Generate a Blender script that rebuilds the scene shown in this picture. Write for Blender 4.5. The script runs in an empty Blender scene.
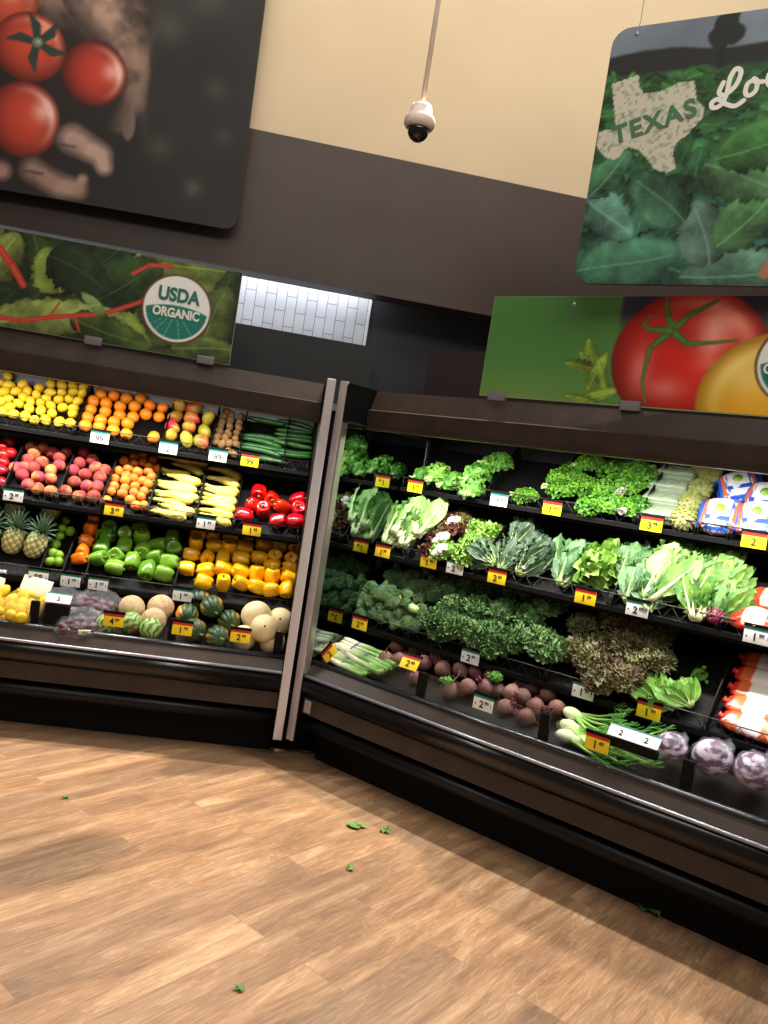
import bpy, bmesh, math, random
import numpy as np
from math import sin, cos, pi, radians, sqrt, atan2, hypot
from mathutils import Vector, Matrix, Euler

SC = bpy.context.scene
COL = SC.collection
# ------------------------------------------------------------------ camera
PITCH, ROLL, AZ, FPX = radians(2.36), radians(8.87), radians(82.42), 807.5
_F0 = Vector((cos(AZ), sin(AZ), 0)); _R0 = Vector((sin(AZ), -cos(AZ), 0)); _U0 = Vector((0, 0, 1))
_F = _F0*cos(PITCH)-_U0*sin(PITCH); _U = _U0*cos(PITCH)+_F0*sin(PITCH)
_R = _R0*cos(ROLL)+_U*sin(ROLL); _V = _U*cos(ROLL)-_R0*sin(ROLL)
cam_data = bpy.data.cameras.new('camera'); cam = bpy.data.objects.new('camera', cam_data); COL.objects.link(cam)
cam_data.sensor_fit = 'VERTICAL'; cam_data.sensor_height = 36; cam_data.lens = 36*FPX/1024
cam.matrix_world = Matrix(((_R.x, _V.x, -_F.x, 0), (_R.y, _V.y, -_F.y, 0), (_R.z, _V.z, -_F.z, 1.6), (0, 0, 0, 1)))
SC.camera = cam
# ------------------------------------------------------------------ light
w = bpy.data.worlds.new('world'); SC.world = w; w.use_nodes = True
w.node_tree.nodes['Background'].inputs[0].default_value = (1.0, .93, .84, 1)
w.node_tree.nodes['Background'].inputs[1].default_value = .13

def lamp(name, kind, loc, target, energy, color, **kw):
    d = bpy.data.lights.new(name, kind); d.energy = energy; d.color = color
    for k, v in kw.items(): setattr(d, k, v)
    o = bpy.data.objects.new(name, d); COL.objects.link(o); o.location = loc
    o.rotation_euler = (Vector(target)-Vector(loc)).to_track_quat('-Z', 'Y').to_euler()
    return o
WARM = (1, .88, .74)
lamp('ceiling_spot', 'SPOT', (.98, 4.78, 5.2), (1.0, 2.3, 0), 1100, WARM, spot_size=radians(66), spot_blend=.3, shadow_soft_size=.05)
lamp('ceiling_spot', 'SPOT', (-.75, 4.66, 5.2), (-1.7, 2.5, 0), 520, WARM, spot_size=radians(46), spot_blend=.5, shadow_soft_size=.06)
lamp('ceiling_fill', 'AREA', (.4, 1.6, 5.3), (.4, 1.9, 0), 45, (1, .94, .86), shape='RECTANGLE', size=4.5, size_y=1.2)  # unseen overhead area light, added as soft overall fill
lamp('ceiling_fill', 'AREA', (.3, -1.4, 5.0), (.3, 3.6, 2.2), 110, (1, .94, .86), shape='RECTANGLE', size=5, size_y=1.0)  # unseen area light added on the camera side for wall and case fronts
lamp('wall_fill', 'AREA', (.6, 3.5, 5.5), (.6, 5.1, 4.2), 62, (1, .93, .82), shape='RECTANGLE', size=6, size_y=.25)  # added strip out of view that brightens the beige wall
lamp('tile_fill', 'AREA', (-1.0, 5.37, 2.92), (-1.0, 5.46, 2.45), 15, (.9, .94, 1), shape='RECTANGLE', size=2.8, size_y=.06)  # added light hidden behind the bulkhead to brighten the tile
VS = SC.view_settings
SC.display_settings.display_device = 'sRGB'
VS.view_transform = 'Standard'; VS.look = 'None'; VS.gamma = 1; VS.exposure = 0; VS.use_curve_mapping = False
# ------------------------------------------------------------------ helpers
def tag(o, label=None, cat=None, group=None, kind=None):
    if label: o['label'] = label
    if cat: o['category'] = cat
    if group: o['group'] = group
    if kind: o['kind'] = kind
    return o

def lin(c): return tuple(float(v) for v in np.where(np.array(c)/255. <= .04045, np.array(c)/255./12.92, ((np.array(c)/255.+.055)/1.055)**2.4))+(1.,)

def mat(name, col, rough=.5, metal=0, col2=None, nscale=20, amount=.5, bump=0, bscale=None, attr=False, rnd=0, alpha=None,
        trans=0, coat=0, stretch=None, spec=None, sss=0, contrast=(.35, .65)):
    m = bpy.data.materials.new(name); m.use_nodes = True; nt = m.node_tree; b = nt.nodes['Principled BSDF']; N = nt.nodes.new; K = nt.links.new
    b.inputs['Roughness'].default_value = rough; b.inputs['Metallic'].default_value = metal
    if spec is not None: b.inputs['Specular IOR Level'].default_value = spec
    if coat: b.inputs['Coat Weight'].default_value = coat; b.inputs['Coat Roughness'].default_value = .12
    if trans: b.inputs['Transmission Weight'].default_value = trans
    if alpha is not None: b.inputs['Alpha'].default_value = alpha
    if sss: b.inputs['Subsurface Weight'].default_value = sss; b.inputs['Subsurface Radius'].default_value = (.01, .006, .003)
    tc = N('ShaderNodeTexCoord'); vec = tc.outputs['Object']
    if stretch:
        mp = N('ShaderNodeMapping'); mp.inputs['Scale'].default_value = stretch; K(vec, mp.inputs[0]); vec = mp.outputs[0]
    out = None
    if attr:
        a = N('ShaderNodeAttribute'); a.attribute_name = 'Col'; out = a.outputs['Color']
    elif col2 is not None:
        n = N('ShaderNodeTexNoise'); n.inputs['Scale'].default_value = nscale; n.inputs['Detail'].default_value = 4; K(vec, n.inputs['Vector'])
        oi = N('ShaderNodeObjectInfo'); ad = N('ShaderNodeVectorMath'); ad.operation = 'ADD'; K(vec, ad.inputs[0]); K(oi.outputs['Location'], ad.inputs[1]); K(ad.outputs[0], n.inputs['Vector'])
        r = N('ShaderNodeMapRange'); r.inputs[1].default_value, r.inputs[2].default_value = contrast; K(n.outputs['Fac'], r.inputs[0])
        x = N('ShaderNodeMix'); x.data_type = 'RGBA'; K(r.outputs[0], x.inputs['Factor'])
        x.inputs['A'].default_value = lin(col); x.inputs['B'].default_value = lin(col2); out = x.outputs['Result']
    else: b.inputs['Base Color'].default_value = lin(col)
    if rnd and out is None:
        rg = N('ShaderNodeRGB'); rg.outputs[0].default_value = lin(col); out = rg.outputs[0]
    if rnd:
        oi = N('ShaderNodeObjectInfo'); h = N('ShaderNodeHueSaturation')
        r1 = N('ShaderNodeMapRange'); r1.inputs[3].default_value = .5-rnd*.022; r1.inputs[4].default_value = .5+rnd*.022; K(oi.outputs['Random'], r1.inputs[0]); K(r1.outputs[0], h.inputs['Hue'])
        r2 = N('ShaderNodeMapRange'); r2.inputs[3].default_value = 1+rnd*.25; r2.inputs[4].default_value = 1-rnd*.35; K(oi.outputs['Random'], r2.inputs[0]); K(r2.outputs[0], h.inputs['Value'])
        K(out, h.inputs['Color']); out = h.outputs[0]
    if out is not None: K(out, b.inputs['Base Color'])
    if bump:
        n = N('ShaderNodeTexNoise'); n.inputs['Scale'].default_value = bscale or nscale*2; n.inputs['Detail'].default_value = 3; K(vec, n.inputs['Vector'])
        bp = N('ShaderNodeBump'); bp.inputs['Strength'].default_value = bump; bp.inputs['Distance'].default_value = .01; K(n.outputs['Fac'], bp.inputs['Height']); K(bp.outputs[0], b.inputs['Normal'])
    return m

class MB:
    """collects shapes for ONE mesh"""
    def __init__(s): s.v = []; s.f = []; s.mi = []; s.c = []; s.cur = 0; s.colr = None
    def add(s, vs, fs, M=None, mi=None):
        o = len(s.v)
        for p in vs:
            p = Vector(p)
            s.v.append(tuple(M @ p) if M is not None else tuple(p)); s.c.append(s.colr or (1, 1, 1))
        for f in fs: s.f.append([i+o for i in f]); s.mi.append(s.cur if mi is None else mi)
        return s
    def box(s, x0, x1, y0, y1, z0, z1, M=None):
        vs = [(x, y, z) for x in (x0, x1) for y in (y0, y1) for z in (z0, z1)]
        return s.add(vs, [(0, 1, 3, 2), (4, 6, 7, 5), (0, 4, 5, 1), (2, 3, 7, 6), (0, 2, 6, 4), (1, 5, 7, 3)], M)
    def bbox(s, x0, x1, y0, y1, z0, z1, b=.004, M=None):
        bm = bmesh.new(); bmesh.ops.create_cube(bm, size=1)
        for v in bm.verts: v.co = Vector(((x0+x1)/2+v.co.x*(x1-x0), (y0+y1)/2+v.co.y*(y1-y0), (z0+z1)/2+v.co.z*(z1-z0)))
        bmesh.ops.bevel(bm, geom=bm.edges[:], offset=b, segments=2, affect='EDGES', profile=.6)
        bm.verts.index_update(); s.add([v.co.copy() for v in bm.verts], [[v.index for v in f.verts] for f in bm.faces], M); bm.free(); return s
    def tube(s, pts, r, n=6, M=None, caps=True):
        pts = [Vector(p) for p in pts]; rs = r if isinstance(r, (list, tuple)) else [r]*len(pts)
        t0 = (pts[1]-pts[0]).normalized(); up = Vector((0, 0, 1)) if abs(t0.z) < .9 else Vector((1, 0, 0))
        a = t0.cross(up).normalized(); vs = []
        for i, p in enumerate(pts):
            t = (pts[min(i+1, len(pts)-1)]-pts[max(i-1, 0)]); t = t.normalized() if t.length > 1e-9 else t0
            a = (a-t*a.dot(t)); a = a.normalized() if a.length > 1e-6 else t.orthogonal().normalized(); b = t.cross(a)
            for k in range(n): vs.append(p+(a*cos(2*pi*k/n)+b*sin(2*pi*k/n))*rs[i])
        fs = [(i*n+k, i*n+(k+1) % n, (i+1)*n+(k+1) % n, (i+1)*n+k) for i in range(len(pts)-1) for k in range(n)]
        if caps: fs += [tuple(range(n))[::-1], tuple((len(pts)-1)*n+k for k in range(n))]
        return s.add(vs, fs, M)
    def prism(s, prof, x0, x1, M=None, caps=True):
        """profile of (y,z) run along x"""
        n = len(prof); vs = [(x, y, z) for x in (x0, x1) for y, z in prof]
        fs = [(k, (k+1) % n, n+(k+1) % n, n+k) for k in range(n)]
        if caps: fs += [tuple(range(n))[::-1], tuple(range(n, 2*n))]
        return s.add(vs, fs, M)
    def blob(s, fn, nu=16, nv=10, M=None, colf=None):
        """closed skin from fn(t 0..1, phi)"""
        o = len(s.v); vs = [fn(0, 0)]
        for j in range(1, nv):
            for i in range(nu): vs.append(fn(j/nv, 2*pi*i/nu))
        vs.append(fn(1, 0)); fs = []
        for i in range(nu):
            fs.append((0, 1+(i+1) % nu, 1+i)[::-1]); e = 1+(nv-2)*nu
            fs.append((len(vs)-1, e+i, e+(i+1) % nu)[::-1])
        for j in range(nv-2):
            for i in range(nu):
                a = 1+j*nu; fs.append((a+i, a+nu+i, a+nu+(i+1) % nu, a+(i+1) % nu))
        s.add(vs, fs, M)
        if colf:
            s.c[o] = colf(0, 0); k = o+1
            for j in range(1, nv):
                for i in range(nu): s.c[k] = colf(j/nv, 2*pi*i/nu); k += 1
            s.c[k] = colf(1, 0)
        return s
    def mesh(s, name, mats, smooth=True, cols=False):
        m = bpy.data.meshes.new(name); m.from_pydata(s.v, [], s.f)
        for a in (mats if isinstance(mats, (list, tuple)) else [mats]): m.materials.append(a)
        m.polygons.foreach_set('material_index', s.mi); m.polygons.foreach_set('use_smooth', [smooth]*len(s.f))
        if cols:
            at = m.color_attributes.new('Col', 'FLOAT_COLOR', 'POINT'); a = np.ones((len(s.v), 4), np.float32)
            a[:, :3] = s2l(np.array(s.c)/255.) ; at.data.foreach_set('color', a.ravel())
        bm = bmesh.new(); bm.from_mesh(m); bmesh.ops.recalc_face_normals(bm, faces=bm.faces) if not getattr(s, 'open', False) else None; bm.to_mesh(m); bm.free()
        m.update(); return m

def link(name, mesh, parent=None, M=None):
    o = bpy.data.objects.new(name, mesh); COL.objects.link(o)
    if parent is not None: o.parent = parent
    if M is not None: o.matrix_local = M
    return o
def empty(name, M=None):
    o = bpy.data.objects.new(name, None); COL.objects.link(o); o.empty_display_size = .1
    if M is not None: o.matrix_world = M
    return o
def T(x, y, z): return Matrix.Translation((x, y, z))
def RX(a): return Matrix.Rotation(a, 4, 'X')
def RY(a): return Matrix.Rotation(a, 4, 'Y')
def RZ(a): return Matrix.Rotation(a, 4, 'Z')
def SCL(a, b=None, c=None): return Matrix.Diagonal((a, b or a, c or a, 1))
_txt = {}
def text_mesh(txt, size, m, extrude=.0004, shear=0, spacing=1, bold=.022):
    k = (txt, size, m.name, shear, spacing, bold)
    if k in _txt: return _txt[k]
    cu = bpy.data.curves.new('t', 'FONT'); cu.body = txt; cu.size = size; cu.align_x = 'CENTER'; cu.align_y = 'CENTER'; cu.extrude = extrude; cu.shear = shear; cu.space_character = spacing
    cu.offset = size*bold
    o = bpy.data.objects.new('t', cu); COL.objects.link(o); bpy.context.view_layer.update()
    me = bpy.data.meshes.new_from_object(o.evaluated_get(bpy.context.evaluated_depsgraph_get())); me.materials.clear(); me.materials.append(m)
    bpy.data.objects.remove(o); bpy.data.curves.remove(cu); _txt[k] = me; return me
UP = RX(pi/2)   # stands lettering upright, facing -y
# ------------------------------------------------------------------ materials of the room and the cases
M_brown = mat('dark_brown_paint', (68, 51, 44), .5, col2=(63, 47, 40), nscale=3)
M_beige = mat('beige_paint', (226, 204, 170), .75, col2=(221, 199, 165), nscale=2)
M_slate = mat('slate_paint', (42, 42, 46), .6)
M_blackp = mat('black_panel', (30, 30, 31), .6, col2=(26, 26, 27), nscale=8)
M_redbrown = mat('dark_red_brown_panel', (44, 30, 27), .55)
M_case = mat('brown_case_enamel', (60, 47, 40), .42, col2=(50, 40, 34), nscale=9, bump=.04, bscale=300, spec=.3)
M_black = mat('black_plastic', (6, 6, 6), .6, spec=.18)
M_kick = mat('black_toe_kick', (7, 5, 5), .7, spec=.2)
M_bump = mat('black_bumper', (14, 12, 12), .24, spec=.5)
M_bump2 = mat('black_lower_bumper', (10, 8, 8), .4, spec=.25)
M_chrome = mat('bright_trim', (158, 160, 172), .26, .55)
M_hand = mat('glossy_black_handrail', (34, 34, 38), .2, spec=.7)
M_alu = mat('brushed_aluminium', (196, 188, 188), .42, .35)
M_alu2 = mat('stainless_channel', (176, 172, 160), .28, .85)
M_mirror = mat('polished_end_liner', (150, 165, 158), .045, 1, col2=(120, 136, 130), nscale=4)
M_steel = mat('stainless_liner', (84, 84, 88), .4, .8, stretch=(1, 12, 12))
M_wire = mat('black_wire', (9, 9, 9), .4)
M_rail = mat('worn_rail', (70, 64, 60), .4, .6)
M_glass = mat('clear_acrylic', (235, 240, 240), .05, trans=1, alpha=.22)
M_white = mat('white_card', (238, 238, 236), .5)
M_yellow = mat('yellow_card', (250, 214, 24), .5)
M_red = mat('red_strip', (196, 34, 26), .5)
M_teal = mat('teal_strip', (24, 120, 108), .5)
M_ink = mat('black_ink', (24, 24, 24), .6)

def floor_mat():
    m = bpy.data.materials.new('oak_plank_floor'); m.use_nodes = True; nt = m.node_tree; b = nt.nodes['Principled BSDF']; N = nt.nodes.new; K = nt.links.new
    tc = N('ShaderNodeTexCoord'); mp = N('ShaderNodeMapping'); mp.inputs['Rotation'].default_value = (0, 0, -radians(44)); K(tc.outputs['Object'], mp.inputs[0])
    br = N('ShaderNodeTexBrick'); br.offset = .37; br.inputs['Scale'].default_value = 1; br.inputs['Brick Width'].default_value = 1.22; br.inputs['Row Height'].default_value = .18
    br.inputs['Mortar Size'].default_value = .0011; br.inputs['Mortar Smooth'].default_value = .3; br.inputs['Bias'].default_value = 0
    br.inputs['Color1'].default_value = (0, 0, 0, 1); br.inputs['Color2'].default_value = (1, 1, 1, 1); br.inputs['Mortar'].default_value = (.5, .5, .5, 1); K(mp.outputs[0], br.inputs[0])
    # offset the grain from plank to plank
    sc = N('ShaderNodeVectorMath'); sc.operation = 'SCALE'; sc.inputs['Scale'].default_value = 13; K(br.outputs['Color'], sc.inputs[0])
    ad = N('ShaderNodeVectorMath'); ad.operation = 'ADD'; K(mp.outputs[0], ad.inputs[0]); K(sc.outputs[0], ad.inputs[1])
    def grain(s, scale, detail, dist=0):
        q = N('ShaderNodeMapping'); q.inputs['Scale'].default_value = s; K(ad.outputs[0], q.inputs[0])
        n = N('ShaderNodeTexNoise'); n.inputs['Scale'].default_value = scale; n.inputs['Detail'].default_value = detail; n.inputs['Distortion'].default_value = dist; K(q.outputs[0], n.inputs['Vector']); return n.outputs['Fac']
    g1 = grain((1.2, 7, 1), 1.6, 5, .6); g2 = grain((3, 40, 1), 3, 4, .3); g3 = grain((1, 2.2, 1), 1.3, 3, 1.2)
    r1 = N('ShaderNodeValToRGB'); e = r1.color_ramp; e.elements[0].position = .28; e.elements[0].color = lin((126, 94, 70)); e.elements[1].position = .72; e.elements[1].color = lin((196, 160, 124))
    x = e.elements.new(.5); x.color = lin((162, 124, 90)); K(g1, r1.inputs[0])
    # greyer planks
    gx = N('ShaderNodeMix'); gx.data_type = 'RGBA'; gx.inputs['B'].default_value = lin((134, 106, 84)); K(r1.outputs[0], gx.inputs['A'])
    mr = N('ShaderNodeMapRange'); mr.inputs[1].default_value = .35; mr.inputs[2].default_value = 1.1; mr.inputs[4].default_value = .75; K(br.outputs['Color'], mr.inputs[0]); K(mr.outputs[0], gx.inputs['Factor'])
    v = N('ShaderNodeMix'); v.data_type = 'RGBA'; v.blend_type = 'MULTIPLY'; v.inputs['Factor'].default_value = 1; K(gx.outputs['Result'], v.inputs['A'])
    r2 = N('ShaderNodeMapRange'); r2.inputs[1].default_value = .3; r2.inputs[2].default_value = .7; r2.inputs[3].default_value = .72; r2.inputs[4].default_value = 1.12; K(g2, r2.inputs[0])
    r3 = N('ShaderNodeMapRange'); r3.inputs[1].default_value = .3; r3.inputs[2].default_value = .7; r3.inputs[3].default_value = .88; r3.inputs[4].default_value = 1.08; K(g3, r3.inputs[0])
    ga = N('ShaderNodeMath'); ga.operation = 'MULTIPLY'; ga.inputs[1].default_value = 95; K(g1, ga.inputs[0]); gs = N('ShaderNodeMath'); gs.operation = 'SINE'; K(ga.outputs[0], gs.inputs[0])
    gr = N('ShaderNodeMapRange'); gr.inputs[1].default_value = .2; gr.inputs[2].default_value = 1; gr.inputs[3].default_value = .97; gr.inputs[4].default_value = 1.16; K(gs.outputs[0], gr.inputs[0])
    m0 = N('ShaderNodeMath'); m0.operation = 'MULTIPLY'; K(r2.outputs[0], m0.inputs[0]); K(gr.outputs[0], m0.inputs[1])
    mu = N('ShaderNodeMath'); mu.operation = 'MULTIPLY'; K(m0.outputs[0], mu.inputs[0]); K(r3.outputs[0], mu.inputs[1])
    # dark seam, small knots
    sm = N('ShaderNodeMapRange'); sm.inputs[3].default_value = 1; sm.inputs[4].default_value = .62; K(br.outputs['Fac'], sm.inputs[0])
    m2 = N('ShaderNodeMath'); m2.operation = 'MULTIPLY'; K(mu.outputs[0], m2.inputs[0]); K(sm.outputs[0], m2.inputs[1])
    vo = N('ShaderNodeTexVoronoi'); vo.inputs['Scale'].default_value = 2.6; K(ad.outputs[0], vo.inputs['Vector'])
    kn = N('ShaderNodeMapRange'); kn.inputs[1].default_value = .012; kn.inputs[2].default_value = .035; kn.inputs[3].default_value = .5; kn.inputs[4].default_value = 1; K(vo.outputs['Distance'], kn.inputs[0])
    m3 = N('ShaderNodeMath'); m3.operation = 'MULTIPLY'; K(m2.outputs[0], m3.inputs[0]); K(kn.outputs[0], m3.inputs[1]); K(m3.outputs[0], v.inputs['B'])
    K(v.outputs['Result'], b.inputs['Base Color']); b.inputs['Roughness'].default_value = .42; b.inputs['Specular IOR Level'].default_value = .35
    bp = N('ShaderNodeBump'); bp.inputs['Strength'].default_value = .08; bp.inputs['Distance'].default_value = .004; K(g2, bp.inputs['Height']); K(bp.outputs[0], b.inputs['Normal'])
    return m
def tile_mat():
    m = bpy.data.materials.new('white_glazed_tile'); m.use_nodes = True; nt = m.node_tree; b = nt.nodes['Principled BSDF']; N = nt.nodes.new; K = nt.links.new
    tc = N('ShaderNodeTexCoord'); mp = N('ShaderNodeMapping'); mp.inputs['Rotation'].default_value = (radians(90), 0, 0)
    cx = N('ShaderNodeSeparateXYZ'); K(tc.outputs['Object'], cx.inputs[0]); cb = N('ShaderNodeCombineXYZ'); K(cx.outputs['Z'], cb.inputs['X']); K(cx.outputs['X'], cb.inputs['Y'])
    br = N('ShaderNodeTexBrick'); br.offset = .5; br.inputs['Scale'].default_value = 1; br.inputs['Brick Width'].default_value = .2; br.inputs['Row Height'].default_value = .068; br.inputs['Mortar Size'].default_value = .0022
    br.inputs['Color1'].default_value = lin((205, 208, 216)); br.inputs['Color2'].default_value = lin((214, 216, 222)); br.inputs['Mortar'].default_value = lin((120, 124, 132)); K(cb.outputs[0], br.inputs[0])
    K(br.outputs['Color'], b.inputs['Base Color']); b.inputs['Roughness'].default_value = .12
    bp = N('ShaderNodeBump'); bp.inputs['Strength'].default_value = .3; bp.inputs['Distance'].default_value = -.003; K(br.outputs['Fac'], bp.inputs['Height']); K(bp.outputs[0], b.inputs['Normal'])
    return m
M_floor = floor_mat(); M_tile = tile_mat()
def struct(name, mb, m, smooth=False): return tag(link(name, mb.mesh(name, m, smooth)), kind='structure')
struct('floor', MB().box(-5, 5.5, -3, 6.2, -.05, 0), M_floor)
WY = 5.1
struct('wall_back', MB().box(-5, 5.5, WY, WY+.2, 3.575, 5.6), M_beige)
struct('trim_1', MB().box(-5, 5.5, WY, WY+.2, 2.735, 3.575).box(-5, 5.5, WY-.012, WY, 2.727, 2.742), M_brown)          # dark brown bulkhead below the beige wall
struct('wall_tiled', MB().box(-5, .42, 5.5, 5.6, 2.0, 3.0), M_tile)
struct('wall_recess', MB().box(.42, 5.5, 5.5, 5.6, 0, 3.0).box(-5, .42, 5.52, 5.6, 0, 2.0), M_slate)
struct('trim_2', MB().box(.415, .43, 5.49, 5.5, 2.3, 2.9), M_white)
# ------------------------------------------------------------------ the two refrigerated produce cases
S2 = sqrt(.5)
CM = {1: T(0, 4.3, 0), 2: T(.28, 4.3, 0) @ RZ(-pi/4)}
ROW = {1: (.58, 1.625), 2: (.42, 1.235), 3: (.30, .825)}
TH = radians(42)
def slope_M(case, row):
    """frame on a shelf bed: x along the case, y up the slope, z off the bed"""
    if row == 4: return CM[case] @ T(0, .10, .53) @ RX(radians(25))
    d, z = ROW[row]; return CM[case] @ T(0, d+.04, z-.065) @ RX(TH)
BINS = {(1, 1): [-2.1, -1.213, -.714, -.438, -.265, 0.0], (1, 2): [-2.0, -1.507, -1.215, -.974, -.716, -.446, -.227],
        (1, 3): [-1.75, -1.223, -1.104, -.981, -.496], (2, 1): [.583, .946, 1.44, 1.722, 1.87],
        (2, 2): [.25, .70, 1.44, 1.93, 2.45], (2, 3): [.42, 1.235, 1.72, 1.975, 2.5]}
SPAN = {1: (-2.7, .160), 2: (.012, 3.0)}
def make_case(case, label):
    M = CM[case]; root = empty('refrigerated_display_case', M); tag(root, label, 'display case')
    a, b = SPAN[case]; H = 3.0 if case == 2 else None
    def part(name, mb, m, smooth=False, parent=root, label=None, M=None):
        o = link(name, mb.mesh(name, m, smooth), parent, M); 
        if label: o['label'] = label
        return o
    can = part('canopy', MB().prism([(.185, 1.857), (.178, 1.955), (.20, 1.962), (.235, 2.067), (.9, 2.075), (.9, 2.03), (.26, 2.02), (.235, 1.885), (.235, 1.857)], a, b), M_case)
    part('canopy_lip', MB().prism([(.176, 1.85), (.172, 1.862), (.24, 1.862), (.24, 1.85)], a, b), M_case, parent=can)
    part('light_reflector', MB().prism([(.25, 1.90), (.25, 1.905), (.60, 1.99), (.95, 1.99), (.95, 1.985), (.60, 1.985)], a, b), M_steel if case == 1 else M_black)
    part('light_fixture', MB().prism([(.255, 1.868), (.255, 1.89), (.31, 1.90), (.31, 1.885)], a+.06, b-.06), M_white)
    part('riser_panel', MB().box(a-.4 if case == 1 else a-.1, b+(.47-.16 if case == 1 else 0), .80 if case == 2 else .90, .95, 2.03, 2.42), M_redbrown if case == 2 else M_blackp)
    part('back_liner', MB().prism([(1.0, .3), (1.0, 2.0), (.95, 2.0), (.95, .3)], a, b), M_steel if case == 1 else M_black)
    part('lower_liner', MB().prism([(.948, .5), (.948, 1.5), (.944, 1.5), (.944, .5)], a, b), M_blackp)
    part('base', MB().box(a, b, .178, 1.0, 0, .3), M_kick)
    part('deck', MB().prism([(.085, .50), (.085, .535), (.10, .53), (.10+.8*cos(radians(25)), .53+.8*sin(radians(25))), (.9, .5)], a, b), M_black)
    def arc(cy, cz, ry, rz, a0, a1, n=8): return [(cy+ry*cos(radians(a0+(a1-a0)*k/n)), cz+rz*sin(radians(a0+(a1-a0)*k/n))) for k in range(n+1)]
    bump = part('bumper', MB().prism([(.12, .485)]+[(.10, .30)]+arc(.05, .43, .052, .052, 270, 90, 10)[:0]+[(.03, .375)]+arc(.045, .43, .062, .056, 250, 110, 8)[:0]+arc(.03, .43, .04, .055, 270, 90, 10), a, b), M_bump, True)
    part('handrail', MB().prism(arc(.055, .557, .020, .016, 0, 330, 11), a, b), M_hand, True, parent=bump)
    part('sill', MB().prism([(.075, .55), (.042, .552), (.006, .497), (.02, .485), (.09, .485)], a, b), M_case, parent=bump)
    part('trim_strip', MB().prism(arc(.0, .488, .009, .009, 0, 330, 7), a, b), M_chrome, True, parent=bump)
    part('front_panel', MB().prism([(.02, .372), (.012, .285), (.03, .28), (.10, .28), (.10, .372)], a, b), M_case)
    part('lower_bumper', MB().prism([(.12, .262)]+arc(.06, .225, .04, .037, 90, 270, 8)+[(.16, .18), (.178, .262)], a, b), M_bump2, True)
    part('front_glass', MB().box(a+.02, b-.01, .078, .083, .55, .685), M_glass)
    posts = [-1.159, -.446, .12] if case == 1 else [.70, 1.37, 1.995, 2.62]
    for u in posts: part('glass_clip', MB().bbox(u-.022, u+.022, .068, .092, .56, .688, .003), M_black)
    for row in (1, 2, 3):
        d, z = ROW[row]; sl = CM[case].inverted() @ slope_M(case, row)
        sh = part('shelf', MB().box(a, b, 0, .40 if row == 1 else .44, -.012, 0, sl).prism([(d-.004, z-.082), (d-.004, z-.060), (d+.05, z-.060), (d+.07, z-.082)], a, b).box(a, b, d+.03, .95, z-.1, z-.088), M_black)
        wf = MB(); u0 = a+.01; bins = [u0]+[u for u in BINS[case, row] if u0 < u < b-.02]+[b-.01]
        for p, q in zip(bins[:-1], bins[1:]):
            p += .006; q -= .006; n = max(2, round((q-p)/.043)); n += n % 2
            wf.tube([(p, d, z-.002), (p, d, z-.06)], .0022, 5); wf.tube([(q, d, z-.002), (q, d, z-.06)], .0022, 5)
            wf.tube([(p+(q-p)*k/n, d, z-.004 if k % 2 else z-.058) for k in range(n+1)], .0024, 5)
            wf.tube([(p, d, z-.059), (q, d, z-.059)], .002, 5)
        part('wire_front', wf, M_wire, True, sh); part('rail', MB().tube([(a+.01, d, z), (b-.005, d, z)], .0033, 6), M_rail, True, sh)
        for u in bins[1:-1]:
            dv = MB().prism([(0, 0), (-.004, .055), (.12, .075), (.42, .08), (.42, 0)], u-.003, u+.003, sl)
            part('divider', dv, M_black, False, sh)
    e0 = (.165, .215) if case == 1 else (-.05, 0)
    ep = part('end_panel', MB().prism([(-.004, .13), (-.004, 2.055), (.006, 2.072), (1.0, 2.072), (1.0, .13)], e0[0]+.004, e0[1]-(.004 if case == 1 else .0)), M_black)
    part('edge_channel', MB().bbox(e0[0], e0[1]-.002, -.014, .012, .125, 2.076, .005), M_alu, parent=ep)
    if case == 2:
        part('inner_channel', MB().box(-.001, .010, -.008, .03, .50, 1.86), M_alu2, parent=ep)
        part('mirror_liner', MB().box(.001, .004, .03, .80, .3, 1.865), M_mirror, parent=ep, label='mirror-like metal end liner')
        part('liner_frame', MB().box(.001, .009, .795, .82, 1.0, 1.872).box(.001, .009, .03, .82, 1.862, 1.872), M_steel, parent=ep)
        part('power_outlet', MB().bbox(.03, .075, .004, .02, .295, .365, .003), M_chrome)
    return root
struct('corner_gap_blocker', MB().box(.15, .50, 4.52, 4.54, 0, .32).box(.20, .62, 4.98, 5.0, 0, 1.9), M_kick)  # added black panels that block the lit floor showing through the corner gap
make_case(1, 'straight produce case on the left, filled with fruit and peppers')
make_case(2, 'angled produce case on the right, filled with leafy greens and roots')
# in-case light strips under each canopy lip (the lamps the cases have)
for case in (1, 2):
    a, b = SPAN[case]
    for dd, zz, en in ((.268, 1.862, 1.08),):
        L = b-a-.1; d = bpy.data.lights.new('case_light', 'AREA'); d.shape = 'RECTANGLE'; d.size = L; d.size_y = .05; d.energy = 17.5*L*en; d.color = (1, .97, .9)
        o = bpy.data.objects.new('case_light', d); COL.objects.link(o)
        o.matrix_world = CM[case] @ T((a+b)/2, dd, zz) @ RX(radians(5))
# ------------------------------------------------------------------ printed pictures (drawn as colour fields in metres)
def s2l(c):
    c = np.clip(np.asarray(c, float), 0, 1)
    return np.where(c <= .04045, c/12.92, ((c+.055)/1.055)**2.4)

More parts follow.
